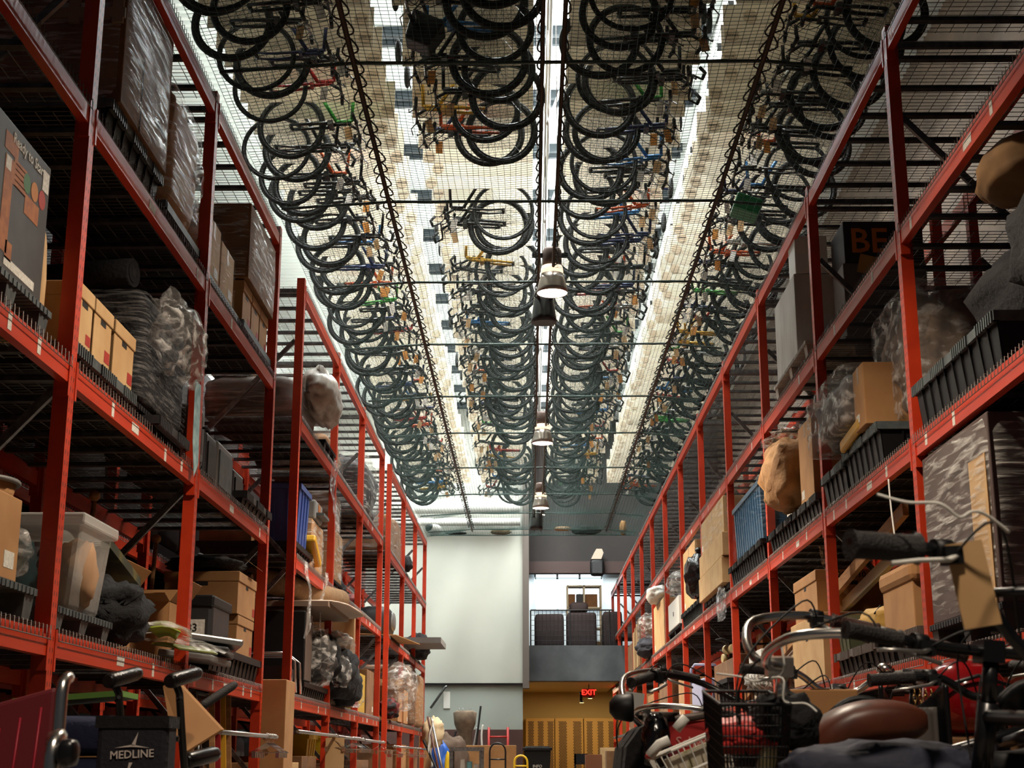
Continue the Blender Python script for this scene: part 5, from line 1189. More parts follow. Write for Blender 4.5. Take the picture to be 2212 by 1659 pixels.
# big rounded brown saddle cover
t = thing('bicycle_lamp', 'round black lamp at the end of the furthest chrome handlebar', 'lamp', pt(1345, 1528, 5.6))
p = pt(1345, 1528, 5.6); g = G(); g.lathe([(.02, -.05), (.045, -.03), (.055, .03), (.05, .04)], 18, MX.Translation(p) @ MX.Rotation(PI/2, 4, 'Y')); ob('housing', g, M_blk, t)
g = G(); g.tube([p, p+V((.1, .1, -.09)), (P6.x, P6.y, P6.z)], .012, 8); ob('bracket', g, M_chrome, t)
p = pt(1370, 1515, 5.85); g = G(); g.box(p, (.075, .003, .07), rot('Y', 8)); solo('white_card', g, M_white, 'white card tied to the furthest chrome handlebar', 'card')
p = pt(2102, 1262, 2.38); g = G(); g.box(p, (.062, .003, .14), rot('Y', -9)); solo('cardboard_tag', g, M_card3, 'tan card tag hanging under the nearest black grip', 'tag')
p0 = pt(1895, 1068, 2.3)
cord('string_length', 'white cord trailing from the nearest handlebar toward the rack', [pt(1895, 1068, 2.35), pt(1960, 1085, 2.33), pt(2030, 1088, 2.3), pt(2072, 1117, 2.3), pt(2100, 1105, 2.3), pt(2130, 1112, 2.32), pt(2180, 1150, 2.34)], .0026, M_white)
cord('string_length', 'knotted white cord tied across the cream cruiser handlebar', [pt(1548, 1455, 3.5), pt(1600, 1462, 3.45), pt(1632, 1472, 3.4), pt(1680, 1462, 3.38), pt(1694, 1440, 3.36), pt(1686, 1385, 3.36)], .0026, M_white)
cord('string_length', 'white cord looping down from the cream cruiser handlebar', [pt(1632, 1472, 3.4), pt(1690, 1465, 3.35), pt(1694, 1515, 3.35), pt(1740, 1520, 3.34), pt(1765, 1538, 3.33)], .0026, M_white)
# things in the baskets
p = pt(1612, 1590, 3.55); bag('red_packet', 'red packet lying in the black mesh basket', 'packet', (p.x, p.y, p.z), (.18, .2, .09), mat('red_packet_film', (190, 50, 46), .5), 3, .14)
p = pt(1650, 1560, 3.5); bag('black_pouch', 'black pouch hanging over the mesh basket of the cream cruiser', 'pouch', (p.x+.05, p.y, p.z), (.16, .14, .14), M_black_cloth, 4, .12)
# child trailer
x0 = pt(1345, 1600, 5.4).x; x1 = pt(1565, 1600, 5.4).x; zt = pt(1440, 1552, 5.4).z
t = thing('bicycle_trailer', 'red and black fabric bicycle trailer at the foot of the right rack', 'trailer', ((x0+x1)/2, 5.7, 0))
g = G(); g.sheet(lambda u, v: (x0+.13+(x1-x0-.13)*u, 5.35+.75*v, zt-.012+.02*(2*u-1)**2-.01*math.sin(v*PI)), 10, 8); ob('top_cover', g, M_blk2, t, thick=.01)
g = G(); g.tube([(x0+.1, 5.35, zt-.0+.01), (x0+.2, 5.34, zt+.006), ((x0+x1)/2, 5.33, zt-.005), (x1-.05, 5.34, zt+.012)], .014, 8); ob('padded_edge', g, mat('grey_brown_padding', (84, 72, 66), .8), t)
M_trred = mat('trailer_red_cloth', (186, 40, 40), .7); M_trdk = mat('trailer_maroon_cloth', (104, 22, 34), .75)
g = G(); g.poly([(x0+.115, 5.34, zt-.015), (x1, 5.34, zt-.005), (x1, 5.34, zt-.11), (x0+.2, 5.34, zt-.12), (x0+.125, 5.34, zt-.05)], (0, .008, 0)); ob('red_band', g, M_trred, t)
g = G(); g.text('Schwinn', .05, face_m((x1-.1, 5.337, zt-.085), (1, 0, 0), (0, 0, 1))); ob('lettering', g, mat('pale_pink_print', (220, 150, 140), .7), t)
g = G(); g.poly([(x0+.12, 5.345, zt-.05), (x0+.2, 5.345, zt-.12), (x1, 5.345, zt-.11), (x1, 5.345, .2), (x0+.1, 5.345, .2)], (0, .008, 0)); ob('maroon_front', g, M_trdk, t)
g = G(); g.poly([(x0+.125, 5.33, zt-.0), (x0+.06, 5.33, zt-.035), (x0+.01, 5.33, zt-.1), (x0-.01, 5.33, zt-.25), (x0-.02, 5.33, .2), (x0+.06, 5.33, .2), (x0+.1, 5.33, zt-.3)], (0, .75, 0)); ob('black_side', g, M_black_cloth, t)
g = G(); g.tube([(x0+.125, 5.325, zt-.05), (x0+.1, 5.325, zt-.25), (x0+.07, 5.325, .25)], .006, 6); ob('red_piping', g, M_trred, t)
g = G(); g.bb(x0+.05, x1, 5.36, 6.05, .18, .22); ob('floor_pan', g, M_blk, t)
for yy in (5.3, 6.12):
    g = G(); g.tube([((x0+x1)/2+.24*math.cos(i*PI/16), yy, .26+.24*math.sin(i*PI/16)) for i in range(32)], .02, 8, True); g.lathe([(.04, -.02), (.04, .02)], 12, MX.Translation(((x0+x1)/2, yy, .26)) @ MX.Rotation(PI/2, 4, 'X'))
    for i in range(12): g.wire(((x0+x1)/2, yy, .26), ((x0+x1)/2+.24*math.cos(i*PI/6), yy, .26+.24*math.sin(i*PI/6)), .002)
    ob('wheel', g, M_rub, t)
p = pt(1420, 1590, 5.2); bag('black_pouch', 'shiny black pouch hanging on the front of the red trailer', 'pouch', (p.x, 5.26, p.z-.02), (.1, .1, .2), mat('glossy_black_film', (22, 22, 24), .18, bump=.8, bscale=10), 6, .1)
# white wire basket with papers, on a floor carton
pb = pt(1500, 1618, 4.35)
def floorbox(label, x0, x1, y0, y1, h, m=None):
    t = thing('cardboard_box', label, 'box', ((x0+x1)/2, (y0+y1)/2, 0)); g = G(); g.bb(x0, x1, y0, y1, 0, h); ob('body', g, m or M_card2, t, bev=.006)
    g = G(); g.bb((x0+x1)/2-.03, (x0+x1)/2+.03, y0, y1, h, h+.001); ob('packing_tape', g, M_tape, t)
floorbox('carton on the floor under the white wire basket', pb.x-.16, pb.x+.16, 4.2, 4.5, pb.z-.12)
t = thing('wire_basket', 'white wire basket with red trim and papers in front of the red trailer', 'basket', (pb.x, 4.35, pb.z-.12))
R_ = rot('Y', -22); Q = lambda a, b, c: V((pb.x, 4.35, pb.z-.05))+R_ @ V((a, b, c))
g = G()
for k in range(7):
    u = k/6
    for s in (-.1, .1): g.wire(Q(-.11+.22*u, s, .07), Q(-.09+.18*u, s*.85, -.06), .0022, 5)
    g.wire(Q(-.09+.18*u, -.085, -.06), Q(-.09+.18*u, .085, -.06), .0022, 5)
for k in range(5):
    v = -.1+.05*k
    for s in (-.11, .11): g.wire(Q(s, v, .07), Q(s*.82, v*.85, -.06), .0022, 5)
for zz, e in ((.07, 1), (.0, .92)): g.tube([Q(-.11*e, -.1*e, zz), Q(.11*e, -.1*e, zz), Q(.11*e, .1*e, zz), Q(-.11*e, .1*e, zz)], .0045, 6, True)
ob('wire_body', g, M_white, t)
g = G(); g.tube([Q(-.11, -.1, .075), Q(-.115, 0, .08), Q(-.11, .1, .075)], .008, 6); ob('red_trim', g, M_trred, t)
g = G(); g.tube([Q(-.12, -.11, .08), Q(-.08, -.115, .1), Q(-.05, -.115, .1)], .014, 8); g.tube([Q(-.02, -.115, .12), Q(.02, -.115, .14)], .014, 8); ob('foam_pad', g, M_white, t)
g = G(); g.box(Q(.0, -.06, .0), (.16, .003, .11), R_ @ rot('X', 12)); solo('drawing_paper', g, mat('pencil_drawing', (200, 192, 172), .8, col2=(150, 146, 100), scale=14, sharp=(.55, .62)), 'paper with a pencil drawing inside the white wire basket', 'paper')
# red helmet, bucket and jacket
ph = pt(2085, 1508, 4.6); floorbox('carton on the floor under the red helmet', ph.x-.2, ph.x+.2, 4.45, 4.75, ph.z-.12)
t = thing('red_helmet', 'shiny red helmet behind the dark bicycles at lower right', 'helmet', (ph.x, 4.6, ph.z-.12)); g = G(); g.blob((ph.x, 4.6, ph.z), (.26, .28, .24), 3, .01, 2.1, 28, 18, 2, ph.z-.115); ob('shell', g, mat('glossy_red', (140, 14, 20), .15, coat=.6), t)
g = G(); g.tube([(ph.x-.12, 4.5, ph.z-.04), (ph.x-.1, 4.46, ph.z+.03), (ph.x+.0, 4.445, ph.z+.06), (ph.x+.1, 4.46, ph.z+.03)], .006, 6); ob('trim', g, M_blk, t)
pk = pt(2030, 1545, 4.0); floorbox('carton on the floor under the black bucket seat', pk.x-.14, pk.x+.14, 4.1, 4.4, pk.z-.1)
t = thing('child_seat', 'black bucket shaped child seat beside the brown saddle', 'seat', (pk.x, 4.25, pk.z-.1)); g = G()
g.sheet(lambda u, v: (pk.x+.1*math.cos(PI*(1+v)), 4.25+.09*math.sin(PI*v), pk.z-.1+.2*u*(1-.35*math.sin(PI*v)**2 if v else 1)), 10, 16); ob('shell', g, M_blk2, t, thick=.012)
g = G(); g.sheet(lambda u, v: (pk.x+.06*math.cos(PI*(1+v)), 4.24+.05*math.sin(PI*v), pk.z-.09+.12*u), 6, 10); ob('pad', g, mat('grey_foam', (84, 80, 76), .9), t, thick=.01)
pj = pt(1915, 1668, 3.1); floorbox('carton on the floor under the navy jacket', pj.x-.2, pj.x+.2, 3.05, 3.3, pj.z-.1)
bag('jacket', 'dark navy padded jacket slumped at the bottom edge below the brown saddle', 'jacket', (pj.x, 3.15, pj.z-.02), (.42, .24, .17), mat('navy_padded', (44, 46, 62), .8, bump=.3, bscale=20), 5, .1, 2.6)
pc = pt(2000, 1572, 4.45)
for i in range(5):
    g = G()
    for k in range(16):
        c = V((pc.x-.035+.017*i, 4.42, pc.z+.1-.016*k)); a = 0 if k % 2 else PI/2
        g.tube([c+V((.006*math.cos(q*PI/4)*math.cos(a), .006*math.cos(q*PI/4)*math.sin(a), .011*math.sin(q*PI/4))) for q in range(8)], .0022, 4, True)
    solo('bicycle_chain', g, mat('brass_chain', (150, 120, 70), .35, .9), 'brassy chain in the row of five hanging behind the brown saddle', 'chain', 'brassy chains behind the brown saddle')
px_ = pt(1760, 1600, 4.6); floorbox('tan carton standing behind the cream cruiser with a pencil mark', px_.x-.11, px_.x+.12, 4.5, 4.75, pt(1760, 1492, 4.6).z, M_card)

# ================================================================ left foreground
# rollator with a black bag
pr = pt(297, 1590, 5.1)
t = thing('rollator', 'black walker with two ribbed hand grips and a black bag at lower left', 'walker', (pr.x, 5.3, 0))
for sx in (-.12, .12):
    g = G(); x = pr.x+sx*.9; zt = pt(300, 1475, 5.1).z
    g.tube([(x, 5.75, .05), (x, 5.3, .82), (x, 5.22, zt-.03), (x, 5.16, zt)], .014, 10); g.tube([(x, 4.95, .05), (x, 5.3, .7)], .014, 10); ob('side_tube', g, M_blk2, t)
    a = V((x-.015, 5.12, zt+.005)); b = V((x+.045, 5.3, zt+.045)); g = G(); g.tube([a, a.lerp(b, .1), a.lerp(b, .9), b], [.022, .027, .025, .02], 14); ob('hand_grip', g, mat('ribbed_grip', (22, 21, 21), .28, bump=.2, bscale=120), t)
    g = G(); g.tube([(x, 5.2, zt-.05), (x+.02, 5.12, zt-.06), (x+.04, 5.08, zt-.05)], .007, 6); ob('brake_loop', g, M_blk, t)
    for yy in (5.75, 4.95):
        g = G(); g.lathe([(.075, -.015), (.085, 0), (.075, .015)], 20, MX.Translation((x, yy, .087)) @ MX.Rotation(PI/2, 4, 'Y')); ob('wheel', g, M_rub, t)
g = G(); g.tube([(pr.x-.11, 5.24, .82), (pr.x+.11, 5.24, .82)], .011, 8); ob('cross_tube', g, M_blk2, t)
zt = pt(297, 1535, 5.1).z; xa = pt(222, 1600, 5.1).x; xb = pt(374, 1600, 5.1).x
g = G(); g.bb(xa, xb, 5.02, 5.16, .42, zt-.02); bg = ob('bag', g, mat('black_nylon', (22, 22, 32), .75, bump=.2, bscale=60), t, bev=.02)
g = G(); g.bb(xa-.004, xb+.004, 5.012, 5.165, zt-.06, zt-.02); ob('bag_hem', g, M_black_cloth, bg)
c = V(((xa+xb)/2+.005, 5.014, pt(297, 1630, 5.02).z)); g = G(); M_lt = mat('pale_print', (206, 196, 186), .7)
g.text('MEDLINE', .037, face_m(c, (1, 0, .05), (.12, 0, 1)))
for a, b in (((-.03, -.09), (.03, .09)),):
    g.poly([c+V((-.004, 0, .03)), c+V((.018, 0, .075)), c+V((.01, 0, .03))], (0, -.001, 0)); g.poly([c+V((-.008, 0, -.026)), c+V((.004, 0, -.026)), c+V((-.016, 0, -.075))], (0, -.001, 0))
g.poly([c+V((-.06, 0, .022)), c+V((0, 0, .033)), c+V((.06, 0, .022)), c+V((0, 0, .025))], (0, -.001, 0))
ob('lettering', g, M_lt, bg)
# chrome walker frames at the far left
for k, (px, py, w, lb) in enumerate(((137, 1447, 20, 'chrome walking frame tube standing tallest at the lower left edge'), (116, 1572, 30, 'lower chrome walking frame with black joint at the lower left edge'))):
    p = pt(px, py, 3.2 if k == 0 else 2.7); r = .0135
    t = thing('walking_frame', lb, 'walker', (p.x, p.y, 0))
    g = G()
    g.tube([(p.x, p.y, 0)]+[(p.x, p.y, p.z-.05)]+[(p.x, p.y+.04*(1-math.cos(a)), p.z-.05+.036*math.sin(a)) for a in (.5, 1.0, 1.57)]+[(p.x*(1+.3/p.y), p.y+.3, p.z-.014), (p.x*(1+.34/p.y), p.y+.34, p.z-.05), (p.x*(1+.35/p.y), p.y+.35, 0)], r, 14); ob('bent_tube', g, M_chrome, t)
    if k:
        g = G(); g.blob((p.x+.03, p.y, p.z-.045), (.036, .05, .05), 2, .03, 3); ob('black_joint', g, M_blk2, t)
        g = G(); g.tube([(p.x+.035, p.y, 0), (p.x+.035, p.y, p.z-.09)], .01, 10); ob('inner_tube', g, M_chrome, t)
# dark red panel chair
p0 = pt(-60, 1535, 4.4); p1 = pt(126, 1484, 4.4)
t = thing('padded_headboard', 'dark red padded panel with vertical seams at the lower left corner', 'panel', ((p0.x+p1.x)/2, 4.4, 0)); M_mar = mat('maroon_vinyl', (104, 18, 28), .6)
g = G(); g.poly([(p0.x-.2, 4.38, 0), (p1.x, 4.38, 0), (p1.x, 4.38, p1.z), (p0.x, 4.38, p0.z), (p0.x-.2, 4.38, p0.z-.03)], (0, .06, 0)); ob('panel', g, M_mar, t, bev=.012)
for k in range(4):
    g = G(); x = p1.x-.05-.06*k; g.tube([(x+.012, 4.376, p1.z-.06-.03*k), (x, 4.376, .7), (x-.02, 4.376, .4)], .004, 6); ob('seam', g, mat('red_piping', (168, 30, 52), .5), t)
# stack of navy cushions and a green strip behind the walker
for k in range(5):
    z = .12+.16*k; c = V((-1.74, 5.95, z+.08)); g = G(); g.blob(c, (.5, .6, .155), 3+k, .02, 5, 24, 12, 3, z)
    solo('seat_cushion', g, M_navy, f'navy seat cushion, {["lowest", "second from the floor", "middle", "fourth up", "topmost"][k]} of the stack behind the black bag', 'cushion', 'navy cushions in the left stack')
floorbox('low carton under the navy cushion stack at lower left', -2.0, -1.5, 5.65, 6.25, .115, M_card2)
g = G(); p = pt(220, 1520, 6.0); g.poly([(p.x-.28, 5.75, p.z-.01), (p.x+.14, 5.75, p.z+.02), (p.x+.12, 6.1, p.z+.02), (p.x-.26, 6.1, p.z-.01)], (0, 0, .022)); solo('green_tray', g, mat('green_plastic_tray', (110, 160, 70), .5), 'bright green tray edge above the navy cushion stack', 'tray')
# cardboard sheet leaning behind the bag
pts = [pt(352, 1482, 5.7), pt(378, 1468, 5.7), pt(478, 1576, 5.6), pt(404, 1622, 5.5), pt(370, 1590, 5.55)]
g = G(); g.poly(pts, (.01, .012, 0)); t = solo('cardboard_sheet', g, M_card, 'bent cardboard sheet leaning behind the black walker bag', 'sheet')
# second walker handles to the right of the sheet
p = pt(470, 1500, 6.3)
t = thing('walker', 'black walker with long handle grips standing before the third left post', 'walker', (p.x, 6.6, 0))
for (a, b, rr, n_, m_) in ((pt(432, 1528, 6.3), pt(508, 1478, 6.5), .019, 'hand_grip', M_grip), (pt(400, 1644, 5.4), pt(466, 1628, 5.6), .03, 'arm_pad', M_blk2)):
    g = G(); g.tube([a, a.lerp(b, .1), a.lerp(b, .9), b], [rr*.7, rr, rr, rr*.8], 12); ob(n_, g, m_, t)
for a in (pt(432, 1528, 6.3), pt(425, 1640, 5.5)):
    g = G(); g.tube([a, (a.x-.02, a.y+.05, .05)], .013, 8); g.box((a.x-.02, a.y+.05, .03), (.05, .05, .06)); ob('leg', g, M_blk2, t)
g = G(); g.tube([pt(436, 1532, 6.3), pt(425, 1640, 5.5)], .011, 8); ob('cross_tube', g, M_blk2, t)
# ================================================================ far end of the aisle
def far(px, py, Y): return at(px, py, Y)
M_locker = mat('ochre_locker_paint', (186, 138, 62), .6); M_perf = mat('dark_perforation', (70, 48, 26), .8)
zl = far(1200, 1552, 43).z
xs = [far(px, 1600, 43).x for px in (1135, 1198, 1260, 1330)]
for k in range(3):
    t = thing('locker', f'ochre metal locker with perforated panels, {("left", "middle", "right")[k]} of the three at the back', 'locker', ((xs[k]+xs[k+1])/2, 42.8, 0))
    g = G(); g.bb(xs[k]+.01, xs[k+1]-.01, 42.6, 43.15, 0, zl); ob('body', g, M_locker, t, bev=.01)
    n = 3 if k != 1 else 2; w = (xs[k+1]-xs[k])/n
    for i in range(n):
        a = xs[k]+w*(i+.28); b = xs[k]+w*(i+.78); g = G()
        dx, dz = .045, .05; r_ = 0; zz = .25
        while zz < zl-.1:
            xx = a+(dx/2 if r_ % 2 else 0)
            while xx < b: g.bb(xx, xx+.03, 42.592, 42.6, zz, zz+.032); xx += dx
            zz += dz*.8; r_ += 1
        ob('perforated_panel', g, M_perf, t)
# exit sign with two lamp heads
p = far(1272, 1496, 38.6); t = thing('exit_sign', 'red exit sign hanging in the ochre room below the upper floor', 'sign', (p.x, p.y, p.z-.12))
g = G(); g.bb(p.x-.16, p.x+.16, p.y, p.y+.05, p.z-.12, p.z+.1); ob('sign_box', g, mat('exit_sign_white', (190, 60, 52), .5), t, bev=.008)
g = G(); g.text('EXIT', .19, face_m((p.x, p.y-.004, p.z), (1, 0, 0), (0, 0, 1))); ob('lettering', g, mat('exit_red_lit', (255, 40, 30), .5, emit=4), t)
g = G(); g.tube([(p.x, p.y+.025, p.z+.1), (p.x, p.y+.025, zs1+.0)], .012, 8); ob('hanging_rod', g, M_blk, t)
g = G(); g.bb(p.x-.24, p.x-.17, p.y+.0, p.y+.06, p.z-.22, p.z+.02); ob('battery_pack', g, M_blk, t)
for dx, dz in ((.03, -.15), (-.19, -.26)):
    g = G(); g.lathe([(.03, .05), (.06, .0)], 14, MX.Translation((p.x+dx, p.y, p.z+dz))); g.lathe([(.055, -.004), (.055, .0)], 14, MX.Translation((p.x+dx, p.y, p.z+dz)), 1); ob('lamp_head', g, [M_blk, mat('warm_lamp', (255, 224, 150), .4, emit=5)], t)
# emergency light box and loudspeaker under the girder
p = far(1290, 1197, 36.8); t = thing('emergency_light', 'pale angled light box fixed on the dark girder', 'light', (p.x, p.y, p.z)); g = G(); g.poly([(p.x-.16, 36.75, p.z-.13), (p.x+.1, 36.75, p.z-.13), (p.x+.16, 36.75, p.z+.03), (p.x+.12, 36.75, p.z+.13), (p.x-.02, 36.75, p.z+.13), (p.x-.08, 36.75, p.z+.03)], (0, .3, 0)); ob('housing', g, mat('pale_housing', (196, 176, 156), .6), t)
p = far(1290, 1226, 36.8); t = thing('hanging_loudspeaker', 'dark loudspeaker hanging under the pale light box', 'speaker', (p.x, p.y, p.z)); g = G(); g.blob((p.x, 36.85, p.z), (.36, .24, .42), 3, .01, 5); ob('cabinet', g, M_blk, t)
g = G(); g.bb(p.x-.12, p.x+.12, 36.72, 36.735, p.z-.15, p.z+.15); ob('grille', g, M_dgrey, t)
# upper storey: dark wrapped loads, pale crate stack and a wire rail
zu = zs2-.06
for px0, px1, pt_, Y, lb in ((1155, 1219, 1325, 38.6, 'dark square wrapped load, left one on the upper floor edge'), (1224, 1290, 1322, 38.6, 'dark square wrapped load, middle one on the upper floor edge'), (1303, 1345, 1320, 38.7, 'dark rounded wrapped load, right one on the upper floor edge')):
    a = far(px0, 1360, Y).x; b = far(px1, 1360, Y).x; z1 = far(1200, pt_, Y).z
    t = thing('wrapped_load', lb, 'wrapped load', ((a+b)/2, Y+.4, zu)); g = G(); g.blob(((a+b)/2, Y+.4, (zu+.1+z1)/2), (b-a, .8, z1-zu-.1), 4, .01, 10, 24, 16); ob('contents', g, mat('dark_plum_cover', (50, 40, 42), .8), t)
    for xx in (a+.12, b-.12): g = G(); g.bb(xx-.1, xx+.1, Y+.02, Y+.78, zu, zu+.12); ob('pallet_foot', g, mat('grey_pallet_block', (120, 120, 118), .7), t)
a = far(1247, 1320, 38.9); g = G(); g.blob((a.x+.04, 39.0, far(1260, 1312, 38.9).z), (.5, .4, .28), 5, .03, 4); solo('dark_bundle', g, mat('dark_plum_cover', (50, 40, 42), .8), 'small dark bundle on top of the middle wrapped load', 'bundle')
xa, xb = far(1226, 1300, 40.2).x, far(1298, 1300, 40.2).x; zt = far(1250, 1264, 40.2).z
t = thing('shelf_unit', 'pale shelf unit stacked with boxes on the upper floor', 'shelves', ((xa+xb)/2, 40.4, zu)); M_pw = mat('pale_wood', (206, 190, 160), .7)
for z in (zu+.02, zu+.75, zt-.62, zt-.02): g = G(); g.bb(xa, xb, 40.2, 40.7, z-.02, z+.02); ob('shelf', g, M_pw, t)
for xx in (xa, (xa+xb)/2, xb): g = G(); g.bb(xx-.025, xx+.025, 40.2, 40.7, zu, zt); ob('upright', g, M_pw, t)
for i, (u, zz, w, m_) in enumerate(((.12, zt-.6, .25, M_card2), (.38, zt-.6, .25, M_blk), (.72, zt-.6, .4, M_card2), (.3, zu+.77, .8, M_pw), (.5, zu+.04, 1.0, M_card3))):
    x = xa+(xb-xa)*u; w_ = (xb-xa)*w*.46; g = G(); g.bb(max(xa+.03, x-w_), min(xb-.03, x+w_), 40.25, 40.6, zz+.002, zz+.36); solo('stored_box', g, m_, ('small brown box at top left of the upper pale shelf unit', 'black box at top of the upper pale shelf unit', 'brown box at top right of the upper pale shelf unit', 'pale box on the middle of the upper shelf unit', 'tan box at the bottom of the upper shelf unit')[i], 'box')
g = G(); x0, x1 = xo+.2, 2.2; za, zb2 = zu, far(1200, 1318, 38.2).z
for k in range(9): z = za+(zb2-za)*k/8; g.wire((x0, 38.2, z), (x1, 38.2, z), .006 if k < 8 else .02, 4)
n = int((x1-x0)/.1)
for k in range(n+1): x = x0+(x1-x0)*k/n; g.wire((x, 38.2, za), (x, 38.2, zb2), .006 if k % 10 else .02, 4)
solo('guard_rail', g, M_dgrey, 'wire mesh guard rail along the edge of the upper floor', 'railing')
carton('stack', Rr, 0, 0, 0, 0, 0, 0) if False else None
# items on the floor at the far end
def fx_(px, Y): return far(px, 1600, Y).x
def fz_(py, Y): return far(1145, py, Y).z
Y = 33.0; a, b = fx_(1129, Y), fx_(1192, Y); zt = fz_(1613, Y)
t = thing('wheelie_bin', 'black wheeled bin with lid in front of the ochre lockers', 'bin', ((a+b)/2, Y, 0)); c = (a+b)/2
g = G(); g.box((c, Y, (.08+zt-.08)/2), (b-a-.06, .6, zt-.16), None, 0, .84); ob('tub', g, M_blk, t, bev=.02)
g = G(); g.box((c, Y, zt-.05), (b-a, .68, .07)); g.box((c, Y-.02, zt-.005), (b-a-.1, .56, .03)); ob('lid', g, M_blk2, t, bev=.02)
g = G(); g.text('INFO', .09, face_m((c, Y-.3, zt-.42), (1, 0, 0), (0, 0, 1))); ob('lettering', g, M_stick, t)
for s in (-1, 1): g = G(); g.lathe([(.1, -.03), (.1, .03)], 16, MX.Translation((c+s*.26, Y+.2, .1)) @ MX.Rotation(PI/2, 4, 'Y')); ob('wheel', g, M_rub, t)
def handtruck(label, px0, px1, py, Y, m, cross=(.35, .7), r=.018, square=False):
    a, b, zt = fx_(px0, Y), fx_(px1, Y), fz_(py, Y); w = b-a
    t = thing('hand_truck', label, 'hand truck', ((a+b)/2, Y, 0)); g = G()
    if square: g.tube([(a, Y, .1), (a, Y, zt-.0)], r, 8); g.tube([(b, Y, .1), (b, Y, zt)], r, 8)
    else: g.tube([(a, Y, .1), (a, Y, zt-w/2)]+[((a+b)/2-w/2*math.cos(q), Y, zt-w/2+w/2*math.sin(q)) for q in (.4, .8, 1.2, 1.57, 1.95, 2.35, 2.75)]+[(b, Y, zt-w/2), (b, Y, .1)], r, 8)
    ob('loop_handle', g, m, t)
    for k in cross: g = G(); g.tube([(a, Y, zt*k), (b, Y, zt*k)], r*.8, 8); ob('crossbar', g, m, t)
    g = G(); g.bb(a-.03, b+.03, Y-.25, Y+.02, .02, .035); ob('toe_plate', g, m, t)
    for s in (a-.06, b+.06): g = G(); g.lathe([(.11, -.03), (.11, .03)], 16, MX.Translation((s, Y+.1, .13)) @ MX.Rotation(PI/2, 4, 'Y')); ob('wheel', g, M_rub, t)
handtruck('black hand truck with rounded loop in front of the tan carton', 1058, 1092, 1605, 30.0, M_blk2)
handtruck('yellow hand truck beside the black bin', 1111, 1139, 1632, 30.0, mat('yellow_paint', (226, 186, 40), .4), (.4, .75), .022)
handtruck('red and black hand truck standing before the brown wainscot', 1056, 1097, 1571, 35.4, mat('red_paint', (170, 36, 30), .5), (.45, .85), .03, True)
Y = 32.2; a, b = fx_(992, Y), fx_(1115, Y); t = thing('cardboard_box', 'wide tan carton behind the black hand truck at the aisle end', 'box', ((a+b)/2, Y, 0)); g = G(); g.bb(a, b, Y, Y+.6, 0, fz_(1610, Y)); ob('body', g, M_card, t, bev=.01); g = G(); g.bb(a, b, Y-.002, Y, .5, .56); ob('packing_tape', g, M_tape, t)
Y = 28.0; a, b = fx_(970, Y), fx_(1044, Y); zt = fz_(1614, Y)
t = thing('metal_table', 'grey metal work table at the end of the aisle', 'table', ((a+b)/2, Y+.3, 0)); g = G(); g.bb(a, b, Y, Y+.6, zt-.07, zt); ob('table_top', g, M_galv, t)
for xx in (a+.04, b-.04):
    for yy in (Y+.04, Y+.56): g = G(); g.bb(xx-.035, xx+.035, yy-.03, yy+.03, 0, zt-.07); ob('leg', g, M_galv, t)
g = G(); g.bb(a+.05, b-.05, Y+.05, Y+.55, .35, .38); ob('lower_shelf', g, M_galv, t)
for k in range(3): g = G(); x = a+.2+.13*k; g.bb(x, x+.1, Y+.15, Y+.4, .382, .382+.38-.05*k); solo('bottle_pack', g, [M_white, mat('teal_pack', (120, 180, 190), .5), M_stick][k], f'{("white", "pale teal", "grey white")[k]} pack on the lower shelf of the metal table', 'pack', bev=.02)
# golf bag, clubs, sacks and planks by the wainscot
Y = 33.6
t = thing('golf_bag', 'brown golf bag with clubs standing before the end wall', 'golf bag', (fx_(1004, Y), Y, 0)); x = fx_(1004, Y); zt = fz_(1535, Y)
g = G(); g.lathe([(.16, 0), (.17, .3), (.16, zt-.5), (.24, zt-.3), (.27, zt-.05), (.2, zt)], 16, MX.Translation((x, Y, 0))); ob('bag_body', g, mat('grey_brown_canvas', (126, 106, 86), .85, col2=(96, 80, 66), scale=8), t)
for k in range(4): g = G(); g.tube([(x-.1+.06*k, Y, zt-.1), (x-.14+.09*k, Y, zt+.06)], .012, 6); ob('club_shaft', g, M_galv, t)
for k, (pxa, pxb, pyt, m_, lb) in enumerate(((1026, 1038, 1525, M_blk, 'black curved ski pole leaning by the golf bag'), (1016, 1030, 1572, M_alu, 'grey tool leaning right of the golf bag'), (992, 985, 1580, M_blk, 'black strap handle left of the golf bag'), (1040, 1043, 1566, M_white, 'white handle beside the black ski pole'))):
    a = fx_(pxa, 33.2); b = fx_(pxb, 33.4); zt = fz_(pyt, 33.4); cord('leaning_pole', lb, [(a, 33.2, .02), (a+.02, 33.25, zt*.5), (b-.03, 33.35, zt*.85), (b, 33.4, zt)], .025, m_, 'pole')
bag('brown_sack', 'brown sack heaped left of the golf bag', 'sack', (fx_(968, 32), 32.0, .62), (.9, .8, 1.24), mat('brown_sacking', (92, 72, 58), .9), 3, .12)
bag('blue_bag', 'bright blue bag heaped in front of the brown sack', 'bag', (fx_(952, 30.5), 30.5, .55), (.4, .5, 1.1), mat('bright_blue_plastic', (30, 84, 170), .5), 5, .12)
bag('tan_rucksack', 'cream rucksack hanging on the crutches at the end of the left rack', 'bag', (fx_(934, 29), 29.2, 1.25), (.42, .4, .6), mat('cream_canvas', (206, 184, 148), .85), 8, .12)
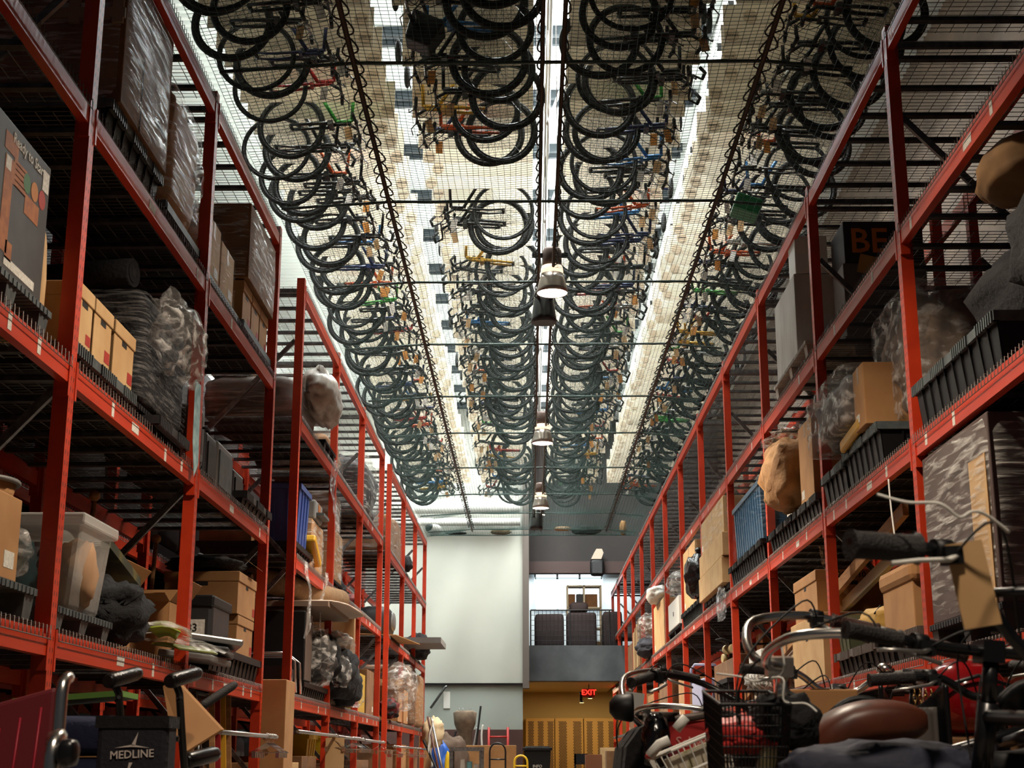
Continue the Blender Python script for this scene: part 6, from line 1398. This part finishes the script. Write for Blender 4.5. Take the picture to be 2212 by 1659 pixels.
for k, (pxa, pya, pxb, pyb, m_, lb) in enumerate(((915, 1600, 942, 1659, M_blk, 'black crutch leaning at the end of the left rack'), (924, 1548, 946, 1659, M_brown, 'brown pole leaning behind the black crutch'), (931, 1550, 955, 1659, M_alu, 'silver pole leaning beside the brown pole'))):
    a = far(pxa, pya, 28.6); b = far(pxb, pyb, 28.3); b2 = b+(b-a)*((b.z-.02)/(a.z-b.z)) ; g = G(); g.tube([a, b2], .022, 8); solo('leaning_pole', g, m_, lb, 'pole')
t = thing('tan_carton_stack', 'tan carton at the end of the left rack behind the crutches', 'box', (fx_(918, 30.6), 30.9, 0)); g = G(); g.bb(fx_(905, 30.6), fx_(930, 30.6), 30.6, 31.4, 0, fz_(1590, 30.6)); ob('body', g, M_card, t, bev=.01)
hangstrip('white_cloth', 'white cloth hanging from the last rail of the left rack', 'cloth', LF+.25, 28.6, .6, 1.5, .45, M_white, 2, .02)
bag('yellow_sling', 'yellow looped handle behind the blue bag', 'handle', (fx_(968, 29.8), 29.8, .45), (.14, .1, .9), mat('yellow_paint', (226, 186, 40), .4), 3, .03)
# wall bits on the end wall
g = G(); a = far(962, 1484, 35.9); b = far(930, 1530, 35.9); g.tube([far(966, 1482, 35.9), a, b], .03, 8); solo('wall_bracket', g, M_galv, 'thin grey rod slanting on the lower end wall', 'rod')
p = far(965, 1512, 35.98); g = G(); g.bb(p.x-.08, p.x+.08, 36.0, 36.019, p.z-.2, p.z+.2); solo('notice_sign', g, M_white, 'small white notice on the lower end wall', 'notice')
# cartons by the right of the ochre room
for px0, px1, py, Y, m_, lb in ((1298, 1330, 1615, 36.0, M_card3, 'pale carton stacked at the end of the right rack'), (1265, 1300, 1630, 34.5, mat('rust_card', (130, 76, 46), .8), 'rust brown carton on the floor before the lockers'), (1310, 1345, 1622, 33.6, M_card2, 'dark carton beside the rust brown one')):
    a, b = fx_(px0, Y), fx_(px1, Y); floorbox(lb, a, b, Y, Y+.6, fz_(py, Y), m_)
t = thing('wooden_chair', 'dark chair back standing before the ochre lockers', 'chair', (fx_(1255, 35.5), 35.6, 0)); a, b = fx_(1243, 35.5), fx_(1268, 35.5); zt = fz_(1628, 35.5)
for xx in (a, b): 
    for yy in (35.5, 35.9): g = G(); g.bb(xx-.02, xx+.02, yy-.02, yy+.02, 0, zt if yy > 35.6 else .45); ob('leg', g, M_blk, t)
g = G(); g.bb(a-.02, b+.02, 35.88, 35.92, zt-.25, zt); ob('backrest', g, M_blk, t); g = G(); g.bb(a-.02, b+.02, 35.48, 35.92, .44, .48); ob('seat', g, M_blk, t)
